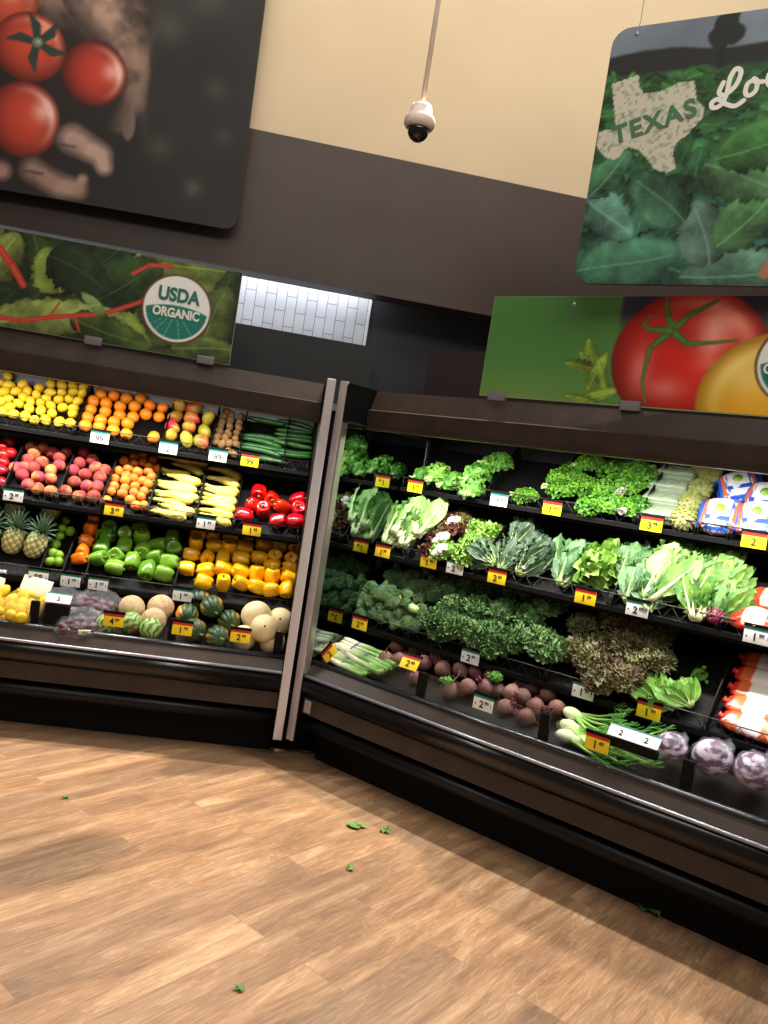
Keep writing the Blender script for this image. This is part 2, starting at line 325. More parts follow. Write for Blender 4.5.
class Canvas:
    def __init__(s, x0, x1, z0, z1, res, base):
        s.nx = int((x1-x0)/res)+1; s.nz = int((z1-z0)/res)+1
        s.xs = np.linspace(x0, x1, s.nx); s.zs = np.linspace(z0, z1, s.nz)
        s.X, s.Z = np.meshgrid(s.xs, s.zs); s.res = res
        s.I = np.zeros((s.nz, s.nx, 3)); s.I[:] = np.array(base)/255.
        s.tex = s.noise(.06, 3, 3)
    def noise(s, scale, seed=0, octv=3):
        r = np.random.RandomState(seed); out = 0; amp = 1; tot = 0
        for o in range(octv):
            f = scale/2**o
            gx = (s.X-s.xs[0])/f; gz = (s.Z-s.zs[0])/f
            g = r.rand(int(gz.max())+3, int(gx.max())+3)
            ix = gx.astype(int); iz = gz.astype(int); fx = gx-ix; fz = gz-iz
            fx = fx*fx*(3-2*fx); fz = fz*fz*(3-2*fz)
            v = (g[iz, ix]*(1-fx)+g[iz, ix+1]*fx)*(1-fz)+(g[iz+1, ix]*(1-fx)+g[iz+1, ix+1]*fx)*fz
            out = out+amp*v; tot += amp; amp *= .5
        return out/tot
    def mix(s, m, col):
        col = np.asarray(col, float)
        if col.ndim == 1: col = col/255.
        m = np.clip(m, 0, 1)[..., None]
        s.I = s.I*(1-m)+col*m
    def soft(s, sd, w): return np.clip(.5-sd/w, 0, 1)
    def seg(s, ax, az, bx, bz, ra, rb):
        dx, dz = bx-ax, bz-az
        t = np.clip(((s.X-ax)*dx+(s.Z-az)*dz)/(dx*dx+dz*dz+1e-9), 0, 1)
        return np.hypot(s.X-ax-t*dx, s.Z-az-t*dz)-(ra+(rb-ra)*t), t
    def poly(s, pts):
        ins = np.zeros(s.X.shape, bool); n = len(pts)
        for i in range(n):
            (x1, z1), (x2, z2) = pts[i], pts[(i+1) % n]
            c = ((z1 > s.Z) != (z2 > s.Z)) & (s.X < (x2-x1)*(s.Z-z1)/(z2-z1+1e-12)+x1)
            ins ^= c
        return ins.astype(float)
    def ball(s, cx, cz, rx, rz, col, hl, hx=.35, hz=.35, dark=.45, soft=.01):
        u = (s.X-cx)/rx; v = (s.Z-cz)/rz; r = np.hypot(u, v)
        m = s.soft((r-1)*min(rx, rz), soft)
        base = np.array(col)/255.
        sh = 1-(1-dark)*np.clip(r, 0, 1)**3
        sh = sh*(1-.35*np.clip(-u*hx-v*hz, 0, 1))
        c = base[None, None]*sh[..., None]
        g = np.exp(-(((u-hx)**2+(v-hz)**2)/.09))
        g2 = np.exp(-((r-.78)**2/.012))*np.clip((u*hx+v*hz)*2, 0, 1)*.7
        gg = np.clip(g*.8+g2, 0, 1)[..., None]
        c = c*(1-gg)+np.array(hl)/255.*gg
        s.mix(m, c)
    def leaf(s, cx, cz, L, W, ang, col, vein, jag=.06, seed=0, shade=.6, vw=.006):
        ca, sa = math.cos(ang), math.sin(ang)
        a = ((s.X-cx)*ca+(s.Z-cz)*sa)/L; b = (-(s.X-cx)*sa+(s.Z-cz)*ca)/W
        wob = jag*np.sin(a*17+seed)*np.sign(b)+jag*.6*np.sin(a*41+seed*2)
        prof = np.sqrt(np.clip(1-a*a, 0, 1))*(1-.25*a)
        m = s.soft((np.abs(b)-prof-wob*prof)*W, .008)*(np.abs(a) < 1)
        ripple = s.tex
        sh = .38+.62*ripple+.28*b*shade+.1*a
        edge = np.clip((prof-np.abs(b))*4, 0, 1)
        c = (np.array(col)/255.)[None, None]*(sh*(.72+.28*edge))[..., None]*1.25
        s.mix(m, c)
        vv = np.exp(-(np.abs(b+.12*np.sin(a*2+seed))*W/vw)**2)*(a < .8)*.6
        k = (a*6-np.abs(b)*3.0); sv = np.exp(-((k-np.round(k))*L/6/(vw*.7))**2)*.14*(np.abs(b) < prof*.85)
        s.mix(m*np.clip(vv+sv, 0, 1), vein)

def paint_tomato_hands():
    c = Canvas(-2.75, -.48, 2.9, 4.75, .0085, (38, 34, 33))
    n = c.noise(.5, 1); n2 = c.noise(.10, 2, 4)
    c.I *= (.72+.6*n)[..., None]
    c.mix(np.clip((3.3-c.Z)/.5, 0, 1)*.5, (58, 58, 62))
    for x, z, r, a in ((-.694, 3.711, .06, .35), (-.758, 3.121, .05, .6), (-.977, 3.322, .07, .45), (-1.0, 4.0, .09, .4), (-.62, 3.45, .05, .3), (-.8, 4.2, .1, .3)):
        c.mix(np.exp(-((c.X-x)**2+(c.Z-z)**2)/r**2)*a, (112, 110, 84))
    def skin(pts, col, soft=.02, dirt=.5):
        best = None
        for (ax, az, ra), (bx, bz, rb) in zip(pts[:-1], pts[1:]):
            sd, t = c.seg(ax, az, bx, bz, ra, rb)
            e = -sd/(ra+(rb-ra)*t)
            sd_, e_ = (sd, e) if best is None else (np.minimum(best[0], sd), np.maximum(best[1], e))
            best = (sd_, e_)
        sd, e = best
        sh = .42+.62*np.clip(e*1.5, 0, 1)
        d = 1-dirt*np.clip(n2*2.0-.72, 0, 1)
        c.mix(c.soft(sd, soft), (np.array(col)/255.)[None, None]*(sh*d)[..., None])
    skin([(-1.95, 4.1, .34), (-1.5, 4.12, .26), (-1.3, 3.98, .2)], (150, 118, 104), .05, .7)
    skin([(-1.45, 4.1, .17), (-1.25, 3.92, .14), (-1.17, 3.72, .10), (-1.155, 3.56, .08), (-1.22, 3.40, .06)], (200, 160, 138), .015, .6)
    c.mix(c.soft(np.hypot((c.X+1.16)/.035, (c.Z-3.41)/.085)*.05-.05, .015), (188, 158, 148))
    c.mix(np.exp(-((c.X+1.115-.35*(c.Z-3.75)**2)/.03)**2)*np.exp(-((c.Z-3.68)/.22)**2)*.55, (206, 176, 150))
    c.mix(c.soft(np.hypot((c.X+1.6)/.5, (c.Z-3.45)/.45)*.3-.3, .3)*.85, (44, 36, 36))
    c.ball(-1.93, 3.98, .2, .17, (206, 84, 58), (250, 190, 168), .2, .3, .6)
    c.ball(-1.388, 3.666, .185, .185, (196, 62, 44), (246, 190, 176), .55, .15, .42, .014)
    c.ball(-1.753, 3.742, .2, .195, (208, 76, 52), (240, 150, 130), .35, .5, .5)
    c.ball(-1.74, 3.335, .2, .215, (204, 72, 52), (250, 196, 180), .5, .3, .5)
    for a in (1.75, .75, 3.0, 4.55, 5.9):
        L = .17; x, z = -1.715, 3.775
        pts = [(x, z), (x+.55*L*math.cos(a), z+.55*L*math.sin(a)), (x+L*math.cos(a+.2), z+L*math.sin(a+.2))]
        for i in range(2):
            sd, t = c.seg(*pts[i], *pts[i+1], .018+.008*i, .026-.022*i)
            c.mix(c.soft(sd, .008), (50, 62, 52))
    c.ball(-1.715, 3.775, .033, .033, (120, 138, 112), (190, 205, 180), .2, .2, .5)
    c.ball(-1.9, 3.2, .03, .03, (110, 110, 84), (180, 190, 160), .2, .2, .5)
    skin([(-1.46, 3.275, .1), (-1.3, 3.22, .08), (-1.27, 3.15, .06)], (186, 154, 140), .015, .2)
    skin([(-1.66, 3.06, .085), (-1.5, 3.0, .085), (-1.4, 3.0, .07), (-1.38, 3.06, .04)], (170, 136, 122), .015, .3)
    skin([(-1.83, 3.03, .07), (-1.95, 3.0, .08)], (176, 132, 124), .015, .2)
    for x, z, w in ((-1.5, 3.235, .06), (-1.66, 3.05, .06)):
        c.mix(np.exp(-((c.Z-z-.3*(c.X-x)**2)/.006)**2)*(np.abs(c.X-x) < w), (84, 60, 56))
    return c

def paint_texas():
    c = Canvas(0, 1.5, 2.55, 3.7, .0062, (40, 70, 48))
    n = c.noise(.3, 5); n2 = c.noise(.04, 6, 2)
    sky = np.clip((c.Z-3.47)/.02, 0, 1)
    c.mix(np.ones_like(c.X), (np.array((56, 104, 58))/255.)[None, None]*(.45+1.0*c.noise(.05, 9, 3))[..., None])
    c.mix(sky, (np.array((122, 134, 146))/255.)[None, None]*(.72+.5*c.noise(.25, 7, 3))[..., None])
    top = 3.535+.012*np.sin(c.X*9)+.012*c.noise(.1, 8)
    c.mix(c.soft(c.Z-top, .012)*c.soft(3.455-c.Z, .02), (38, 38, 38))
    for x, z, r in ((.46, 3.62, .05), (.44, 3.575, .045), (.49, 3.58, .045), (.47, 3.65, .035)):
        c.mix(c.soft(np.hypot(c.X-x, c.Z-z)-r-.02*(n2-.5), .012), (34, 38, 36))
    c.mix(c.soft(c.seg(.46, 3.6, .46, 3.46, .012, .016)[0], .01), (32, 34, 32))
    r = random.Random(4)
    rows = 15
    for i in range(rows):
        f = i/(rows-1); z = 3.42-.84*f**.9; sz = .035+.14*f
        x = -.1+r.random()*.1
        while x < 1.6:
            g = r.uniform(.5, 1.1); blue = min(1, f*1.15)
            col = ((66-10*blue)*g, (128-14*blue)*g, (58+34*blue)*g)
            c.leaf(x, z+r.uniform(-.03, .03), sz*r.uniform(.9, 1.4), sz*r.uniform(.5, .8), r.uniform(-.6, 3.7), col,
                   tuple(min(255, v*1.35+16) for v in col), .1, r.random()*9, .7, .0025+.002*f)
            x += sz*r.uniform(.85, 1.3)
    for x, z, L, W, a, col in ((.22, 2.66, .22, .12, .25, (74, 128, 100)), (.68, 2.62, .24, .1, .1, (92, 136, 112)), (.5, 2.78, .14, .1, 1.9, (92, 128, 112)),
                               (.68, 2.86, .18, .1, .9, (84, 138, 84)), (.1, 2.86, .16, .09, -.7, (96, 146, 128)), (.3, 2.93, .16, .1, 2.4, (70, 118, 88)),
                               (.62, 3.0, .17, .1, -.3, (82, 130, 84)), (.08, 3.04, .12, .07, .9, (76, 128, 92)), (.7, 3.14, .2, .1, .3, (72, 132, 64))):
        c.leaf(x, z, L, W, a, col, tuple(min(255, v*1.3+20) for v in col), .1, x*30, .9, .004)
    pts = [(.027, 3.428), (.135, 3.454), (.149, 3.399), (.169, 3.375), (.247, 3.377), (.302, 3.402), (.371, 3.404), (.389, 3.327), (.425, 3.294), (.429, 3.246), (.411, 3.23), (.383, 3.19), (.337, 3.152), (.333, 3.104), (.354, 3.048), (.327, 3.034), (.297, 3.036), (.264, 3.053), (.234, 3.092), (.183, 3.138), (.145, 3.149), (.122, 3.136), (.108, 3.105), (.084, 3.101), (.043, 3.116), (.004, 3.162), (.006, 3.225), (.074, 3.235), (.051, 3.334)]
    m = c.poly(pts); fade = np.clip((c.noise(.012, 12, 2)-.28)*6, 0, 1)
    c.mix(m*(.62+.38*fade), (206, 200, 180))
    c.mix(c.soft(c.seg(1.02, 3.3, .80, 3.0, .14, .05)[0], .02), (132, 126, 122))   # sleeve and hand of a farmer at the picture's edge
    c.mix(c.soft(c.seg(.98, 3.02, .76, 2.62, .05, .022)[0], .01), (176, 116, 86))
    return c

def logo(c, x, z, r):
    d = np.hypot(c.X-x, c.Z-z)
    c.mix(c.soft(d-r, .006), (98, 62, 50)); c.mix(c.soft(d-r*.94, .006), (240, 242, 238))
    low = c.soft(d-r*.87, .006)*c.soft(c.Z-(z+.10*r-.2*(c.X-x)**2/r), .006)
    c.mix(low, (32, 122, 108))
    for k in (-1.2, -.75, -.3, .2, .7):
        sd = np.abs((c.X-x)-k*r*.35-(c.Z-(z-.35*r))*(-k*1.1))-.0016
        c.mix(low*c.soft(sd, .004)*(c.Z < z-.32*r), (150, 200, 190))

def paint_chard():
    c = Canvas(-2.6, -.366, 2.08, 2.59, .0056, (34, 44, 24))
    r = random.Random(8)
    for i in range(60):
        dk = r.random()
        col = (58, 78, 34) if dk < .5 else ((120, 138, 62) if dk < .8 else (40, 60, 34))
        c.leaf(r.uniform(-2.6, -.4), r.uniform(2.08, 2.6), r.uniform(.12, .24), r.uniform(.06, .13), r.uniform(0, 6.3), col,
               tuple(min(255, v*1.35+20) for v in col), .08, r.random()*9, .8, .004)
    for x, z, L, W, a, col in ((-.95, 2.42, .2, .14, .6, (50, 72, 36)), (-1.2, 2.42, .18, .12, -.4, (40, 58, 32)), (-.48, 2.3, .2, .12, 1.3, (84, 104, 48)),
                               (-1.58, 2.44, .14, .1, 1.2, (128, 140, 66)), (-1.28, 2.17, .34, .1, .2, (142, 160, 84)), (-1.0, 2.14, .22, .08, -.2, (70, 92, 44)), (-.5, 2.14, .18, .07, .1, (96, 116, 58))):
        c.leaf(x, z, L, W, a, col, tuple(min(255, v*1.3+24) for v in col), .08, x*17, .8, .004)
    for P, w in ((((-1.62, 2.12), (-1.457, 2.125), (-1.306, 2.17), (-1.048, 2.234), (-.84, 2.345)), .013), (((-1.61, 2.473), (-1.54, 2.40), (-1.471, 2.309)), .02),
                 (((-.93, 2.47), (-.85, 2.53), (-.739, 2.545)), .012), (((-1.32, 2.17), (-1.28, 2.25)), .006), (((-1.2, 2.2), (-1.16, 2.12)), .006), (((-.87, 2.33), (-.8, 2.42)), .012)):
        for a, b in zip(P[:-1], P[1:]):
            sd, t = c.seg(*a, *b, w, w*.9)
            c.mix(c.soft(sd, .006), (186, 56, 46)); c.mix(c.soft(sd+w*.7, .006)*.5, (226, 128, 108))
    c.leaf(-1.1, 2.27, .03, .09, .9, (120, 150, 84), (170, 190, 130))
    logo(c, -.68, 2.325, .186)
    return c

def paint_tomato_green():
    c = Canvas(0, 1.95, 2.08, 2.57, .0056, (84, 140, 70))
    g = np.clip((2.24-c.Z)/.16, 0, 1)*np.clip((.8-c.X)/.5, 0, 1)
    c.I = c.I*(.86+.2*c.noise(.4, 3, 1))[..., None]
    c.mix(g*.4, (150, 150, 76))
    c.mix(np.clip((c.Z-2.40)/.1, 0, 1)*c.soft(.655-c.X, .02), (52, 44, 62))
    lf = (140, 176, 62)
    for x, z, L, W, a in ((.56, 2.26, .09, .035, 2.5), (.55, 2.29, .09, .035, 1.9), (.5, 2.25, .08, .03, 3.0), (.59, 2.23, .1, .03, 1.2), (.62, 2.2, .1, .02, 2.0), (.6, 2.11, .12, .03, .4), (.52, 2.1, .08, .02, 3.0)):
        c.leaf(x, z, L, W, a, lf, (190, 212, 110), .14, x*40, .5, .002)
    c.ball(.975, 2.30, .33, .30, (222, 46, 34), (250, 150, 130), .35, .45, .62)
    c.ball(.975, 2.30, .001, .001, (222, 46, 34), (250, 150, 130))
    for x, z, rx, rz, a in ((1.06, 2.40, .05, .1, .75), (.78, 2.25, .05, .1, .5), (.9, 2.17, .09, .05, .45), (1.13, 2.28, .1, .03, .35)):
        c.mix(np.exp(-((c.X-x)/rx)**2-((c.Z-z)/rz)**2)*a, (252, 190, 176))
    c.mix(np.exp(-((c.X-.93)/.1)**2-((c.Z-2.4)/.07)**2)*.5, (150, 30, 26))
    c.ball(1.38, 2.14, .34, .29, (240, 176, 40), (252, 226, 130), -.4, .35, .7)
    for P in ((( .894, 2.423), (.86, 2.5), (.847, 2.56)), ((.894, 2.42), (.96, 2.49), (1.06, 2.55)), ((.89, 2.42), (.97, 2.365), (1.06, 2.372), (1.164, 2.385)),
              ((.88, 2.41), (.81, 2.34), (.80, 2.2), (.83, 2.1)), ((.885, 2.42), (.80, 2.425), (.765, 2.44), (.79, 2.49))):
        w = .02
        for a, b in zip(P[:-1], P[1:]):
            sd, t = c.seg(*a, *b, w, w*.62); w *= .62
            c.mix(c.soft(sd, .006), (62, 96, 40)); c.mix(c.soft(sd+w*.6, .008)*.5, (130, 164, 84))
    c.mix(c.soft(np.hypot(c.X-.885, c.Z-2.45)-.018, .008), (96, 120, 60))
    logo(c, 1.42, 2.30, .172)
    return c
# ------------------------------------------------------------------ signs and the ceiling camera
M_print = mat('printed_picture', (255, 255, 255), .5, attr=True, spec=.25)
M_edge = mat('dark_board_edge', (58, 56, 58), .5)
M_greened = mat('pale_board_edge', (150, 170, 120), .5)
M_cream = mat('cream_lettering', (236, 232, 222), .45)
M_gtext = mat('green_lettering', (58, 110, 70), .5)
M_tealtxt = mat('teal_lettering', (20, 106, 94), .5)
M_clip = mat('clear_plastic_clip', (130, 126, 130), .2, alpha=.8)
def picture(c, x0, x1, z0, z1, rad):
    """mesh of the printed face, clipped to a rounded rectangle"""
    m = bpy.data.meshes.new('printed_face'); nx, nz = c.nx, c.nz
    v = np.stack([c.X, np.zeros_like(c.X), c.Z], -1).reshape(-1, 3)
    cx = (c.X[:-1, :-1]+c.X[1:, 1:])/2; cz = (c.Z[:-1, :-1]+c.Z[1:, 1:])/2
    dx = np.maximum(np.maximum(x0+rad-cx, cx-x1+rad), 0); dz = np.maximum(np.maximum(z0+rad-cz, cz-z1+rad), 0)
    ok = (np.hypot(dx, dz) <= rad)
    idx = np.arange(nz*nx).reshape(nz, nx); q = np.stack([idx[:-1, :-1], idx[:-1, 1:], idx[1:, 1:], idx[1:, :-1]], -1)[ok]
    m.from_pydata(v.tolist(), [], q.tolist()); m.materials.append(M_print)
    at = m.color_attributes.new('Col', 'FLOAT_COLOR', 'POINT'); a = np.ones((nx*nz, 4), np.float32); a[:, :3] = s2l(c.I.reshape(-1, 3)); at.data.foreach_set('color', a.ravel())
    return m
def rrect(x0, x1, z0, z1, r, y0, y1, n=8):
    pts = []
    for (cx, cz, a0) in ((x1-r, z1-r, 0), (x0+r, z1-r, 90), (x0+r, z0+r, 180), (x1-r, z0+r, 270)):
        for k in range(n+1): a = radians(a0+90*k/n); pts.append((cx+r*cos(a), cz+r*sin(a)))
    N = len(pts); mb = MB(); vs = [(x, y, z) for y in (y0, y1) for x, z in pts]
    return mb.add(vs, [tuple(range(N))[::-1], tuple(range(N, 2*N))]+[(k, (k+1) % N, N+(k+1) % N, N+k) for k in range(N)])
def sign(name, label, M, cv, x0, x1, z0, z1, r, edge, th=.018):
    root = empty(name, M); tag(root, label, 'sign')
    link('board', rrect(x0-.002, x1+.002, z0-.002, z1+.002, r, .0, th).mesh('board', edge, False), root)
    o = link('printed_face', picture(cv, x0, x1, z0, z1, r), root, T(0, -.0012, 0)); return root
def words(root, txt, size, x, z, m, rot=0, name='lettering', sx=1, **k):
    return link(name, text_mesh(txt, size, m, **k), root, T(x, -.004, z) @ RY(-rot) @ UP @ SCL(sx, 1, 1))
# hands and tomatoes, hung against the bulkhead
A = paint_tomato_hands()
t = sign('hanging_sign', 'large dark picture sign of dirty hands holding red tomatoes, hung high on the left wall', T(-.48, 4.98, 2.925) @ RY(radians(-1.0)) @ T(.48, 0, -2.925), A, A.xs[0], -.48, 2.925, 4.7, .075, M_edge, .02)
for x in (-.7, -2.4): link('hanger_wire', MB().tube([(x, .01, 4.66), (x, .01, 5.4)], .002, 5).mesh('hanger_wire', M_wire), t)
# Texas
B = paint_texas(); ang = radians(37)
TM = CM[2] @ T(1.2, 0, 0) @ RZ(pi/4-ang)
t = sign('hanging_sign', 'large hanging sign of green cabbage field with cream state outline reading TEXAS', TM, B, 0.0, B.xs[-1], 2.57, 3.662, .075, M_edge, .015)
words(t, 'TEXAS', .108, .232, 3.245, M_gtext, radians(16.5), spacing=1.12, bold=.03)
# brush-script word
def stroke(mb, pts, r, n=14):
    """smooth flat pen stroke through points (catmull-rom)"""
    P = [pts[0]]+list(pts)+[pts[-1]]; out = []
    for i in range(1, len(P)-2):
        for k in range(n):
            t_ = k/n; p0, p1, p2, p3 = P[i-1:i+3]
            out.append(tuple(.5*((2*p1[j])+(-p0[j]+p2[j])*t_+(2*p0[j]-5*p1[j]+4*p2[j]-p3[j])*t_*t_+(-p0[j]+3*p1[j]-3*p2[j]+p3[j])*t_**3) for j in (0, 1)))
    out.append(pts[-1])
    for i in range(len(out)-1):
        (x, z), (x2, z2) = out[i], out[i+1]; dx, dz = x2-x, z2-z; L = hypot(dx, dz)+1e-9; nx, nz = -dz/L*r, dx/L*r
        a = -.003-.000012*i
        mb.add([(x+nx, a, z+nz), (x-nx, a, z-nz), (x2-nx, a, z2-nz), (x2+nx, a, z2+nz)], [(0, 1, 2, 3)])
        mb.add([(x+r*cos(2*pi*k/10), a-.00001, z+r*sin(2*pi*k/10)) for k in range(10)], [tuple(range(10))])
mb = MB(); mb.open = True
stroke(mb, [(.485, 3.385), (.475, 3.345), (.50, 3.335), (.535, 3.37), (.545, 3.42), (.525, 3.435), (.508, 3.40), (.505, 3.34), (.49, 3.295), (.462, 3.285), (.453, 3.305), (.475, 3.318), (.51, 3.295), (.545, 3.285), (.575, 3.305)], .0095)
stroke(mb, [(.60, 3.385), (.578, 3.37), (.575, 3.335), (.592, 3.322), (.612, 3.34), (.612, 3.375), (.598, 3.388), (.605, 3.375), (.635, 3.372)], .009)
stroke(mb, [(.69, 3.415), (.672, 3.425), (.652, 3.40), (.652, 3.365), (.672, 3.352), (.70, 3.372)], .009)
stroke(mb, [(.765, 3.44), (.74, 3.452), (.722, 3.425), (.728, 3.385), (.75, 3.39), (.77, 3.44), (.765, 3.395), (.79, 3.39)], .009)
stroke(mb, [(.79, 3.40), (.83, 3.47), (.84, 3.53), (.825, 3.53), (.815, 3.46), (.82, 3.405), (.85, 3.42)], .009)
link('script_lettering', mb.mesh('script_lettering', M_cream, False), t)
for x in (.10, 1.35):
    link('hanger_wire', MB().tube([(x, .006, 3.63), (x+.004, .006, 3.70), (x, .006, 5.4)], .0014, 5).mesh('hanger_wire', M_rail), t)
    link('grommet', MB().tube([(x, -.004, 3.631), (x, .018, 3.631)], .009, 12).mesh('grommet', M_chrome), t)
# header signs standing on the canopies
C3 = paint_chard()
t = sign('header_sign', 'long chard leaf picture sign reading USDA ORGANIC above the left case', T(0, 4.5, 0), C3, -2.6, -.366, 2.08, 2.578, .004, M_greened, .006)
words(t, 'USDA', .098, -.678, 2.395, M_tealtxt, bold=.04, sx=.86)
words(t, 'ORGANIC', .066, -.68, 2.30, M_cream, bold=.04, sx=.82)
for x in (-1.083, -.492, -1.9): link('sign_clip', MB().bbox(x-.045, x+.045, -.012, .016, 2.062, 2.105, .003).mesh('sign_clip', M_clip), t)
D4 = paint_tomato_green()
t = sign('header_sign', 'glossy green header sign with big red tomato and yellow tomato above right case', CM[2] @ T(.69, .2, 0) @ RZ(radians(2)), D4, 0, 1.95, 2.083, 2.57, .004, M_greened, .006)
words(t, 'USDA', .104, 1.42, 2.37, M_tealtxt); words(t, 'ORGANIC', .06, 1.42, 2.272, M_cream)
for x in (.098, .767, 1.5): link('sign_clip', MB().bbox(x-.045, x+.045, -.012, .016, 2.062, 2.105, .003).mesh('sign_clip', M_clip), t)
link('screw', MB().tube([(.424, -.006, 2.532), (.424, .012, 2.532)], .011, 12).mesh('screw', M_chrome), t)
# dome camera on its pole
M_dome = mat('white_camera_housing', (232, 214, 200), .4); M_lens = mat('smoked_dome', (14, 13, 13), .06, coat=.6)
dc = empty('dome_camera', T(.43, 4.2, 3.33)); tag(dc, 'white security dome camera hanging on thin ceiling pole', 'security camera')
link('pole', MB().tube([(0, 0, .17), (0, 0, 2.1)], .0125, 12).mesh('pole', M_dome), dc)
def lathe(prof, n=28): return MB().blob(lambda t, p: (np.interp(t, [k/(len(prof)-1) for k in range(len(prof))], [a for a, b in prof])*cos(p), np.interp(t, [k/(len(prof)-1) for k in range(len(prof))], [a for a, b in prof])*sin(p), np.interp(t, [k/(len(prof)-1) for k in range(len(prof))], [b for a, b in prof])), n, len(prof)-1)
link('housing', lathe([(0, .185), (.05, .184), (.056, .17), (.058, .135), (.074, .125), (.08, .11), (.08, .085), (.07, .07), (.055, .066), (0, .066)]).mesh('housing', M_dome), dc)
link('dome', lathe([(0, .075), (.056, .072), (.056, .055), (.051, .035), (.040, .018), (.022, .005), (0, 0)]).mesh('dome', M_lens), dc)
link('trim_ring', lathe([(0, .076), (.061, .076), (.061, .066), (.056, .064), (0, .066)]).mesh('trim_ring', M_chrome), dc)
# ------------------------------------------------------------------ produce prototypes: (name, body mesh, [(part name, mesh, matrix)])
RNG = random.Random(11)
m_lemon = mat('lemon_peel', (236, 190, 24), .42, col2=(242, 204, 50), nscale=14, bump=.25, bscale=220, rnd=.35)
m_orange = mat('orange_peel', (238, 126, 10), .42, col2=(242, 142, 20), nscale=14, bump=.25, bscale=220, rnd=.35)
m_stem = mat('green_stem', (104, 132, 48), .6); m_brownstem = mat('brown_stem', (86, 64, 40), .8)
m_mango = mat('mango_skin', (176, 160, 52), .35, col2=(190, 62, 44), nscale=6, contrast=(.45, .62), rnd=.9)
m_kiwi = mat('kiwi_fuzz', (150, 112, 66), .9, col2=(122, 88, 50), nscale=30, bump=.5, bscale=400, rnd=.3)
m_cuke = mat('cucumber_skin', (52, 104, 44), .3, col2=(34, 76, 34), nscale=30, stretch=(1, 6, 6), bump=.2, bscale=60, rnd=.4)
m_apple = mat('red_apple_skin', (168, 24, 28), .22, col2=(150, 18, 34), nscale=16, rnd=.3)
m_peach = mat('peach_skin', (158, 50, 56), .75, col2=(236, 150, 72), nscale=10, contrast=(.5, .7), rnd=.6)
m_apricot = mat('apricot_skin', (238, 140, 44), .6, col2=(230, 112, 36), nscale=10, rnd=.4)
m_squash = mat('yellow_squash_skin', (252, 230, 120), .3, col2=(250, 220, 92), nscale=10, rnd=.3)
m_redp = mat('red_pepper_skin', (190, 16, 10), .16, coat=.3, col2=(222, 64, 14), nscale=5, contrast=(.55, .75), rnd=.25)
m_orgp = mat('orange_pepper_skin', (242, 112, 14), .16, coat=.3, rnd=.25)
m_grnp = mat('green_pepper_skin', (74, 128, 26), .16, coat=.3, col2=(116, 164, 44), nscale=5, rnd=.4)
m_yelp = mat('yellow_pepper_skin', (250, 190, 10), .16, coat=.3, col2=(246, 174, 8), nscale=6, rnd=.3)
m_lime = mat('lime_peel', (124, 172, 40), .35, col2=(150, 186, 60), nscale=12, bump=.2, bscale=200, rnd=.3)
m_pine = mat('pineapple_rind', (255, 255, 255), .6, attr=True, bump=.3, bscale=150)
m_crown = mat('pineapple_crown', (104, 132, 104), .55, col2=(78, 108, 84), nscale=20)
m_attr = mat('patterned_rind', (255, 255, 255), .4, attr=True, bump=.08, bscale=80)
m_cant = mat('melon_netting', (206, 176, 136), .8, col2=(182, 150, 112), nscale=45, bump=.5, bscale=120, rnd=.2)
m_honey = mat('pale_melon_rind', (226, 206, 160), .5, col2=(214, 192, 144), nscale=20, bump=.15, bscale=80, rnd=.2)
m_sticker = mat('fruit_sticker', (240, 240, 236), .4)

def rr(t): return sin(pi*t)
def ball_fn(rx, ry, rz, wob=.03, seed=0):
    r = random.Random(seed); a, b, c = r.uniform(0, 6), r.uniform(0, 6), r.uniform(0, 6)
    def f(t, p):
        th = pi*t; k = 1+wob*sin(2*p+a)*sin(th)+wob*.7*sin(3*th+b)*cos(p+c)
        return (rx*sin(th)*cos(p)*k, ry*sin(th)*sin(p)*k, rz*cos(th)*k)
    return f
def disc(r, z, n=10):
    mb = MB(); mb.open = True; return mb.add([(r*cos(2*pi*k/n), r*sin(2*pi*k/n), z) for k in range(n)], [tuple(range(n))])
P = {}
def proto(key, name, body, kids=()): P.setdefault(key, []).append((name, body, list(kids)))
def stub(m, r=.003, l=.008, name='stem'): return MB().tube([(0, 0, 0), (0, 0, l)], [r, r*.8], 6).mesh(name, m)
def navel(m, z, name='stem_scar'):
    return MB().tube([(0, 0, z-.004), (0, 0, z+.0012)], [.006, .004], 8).mesh(name, m)
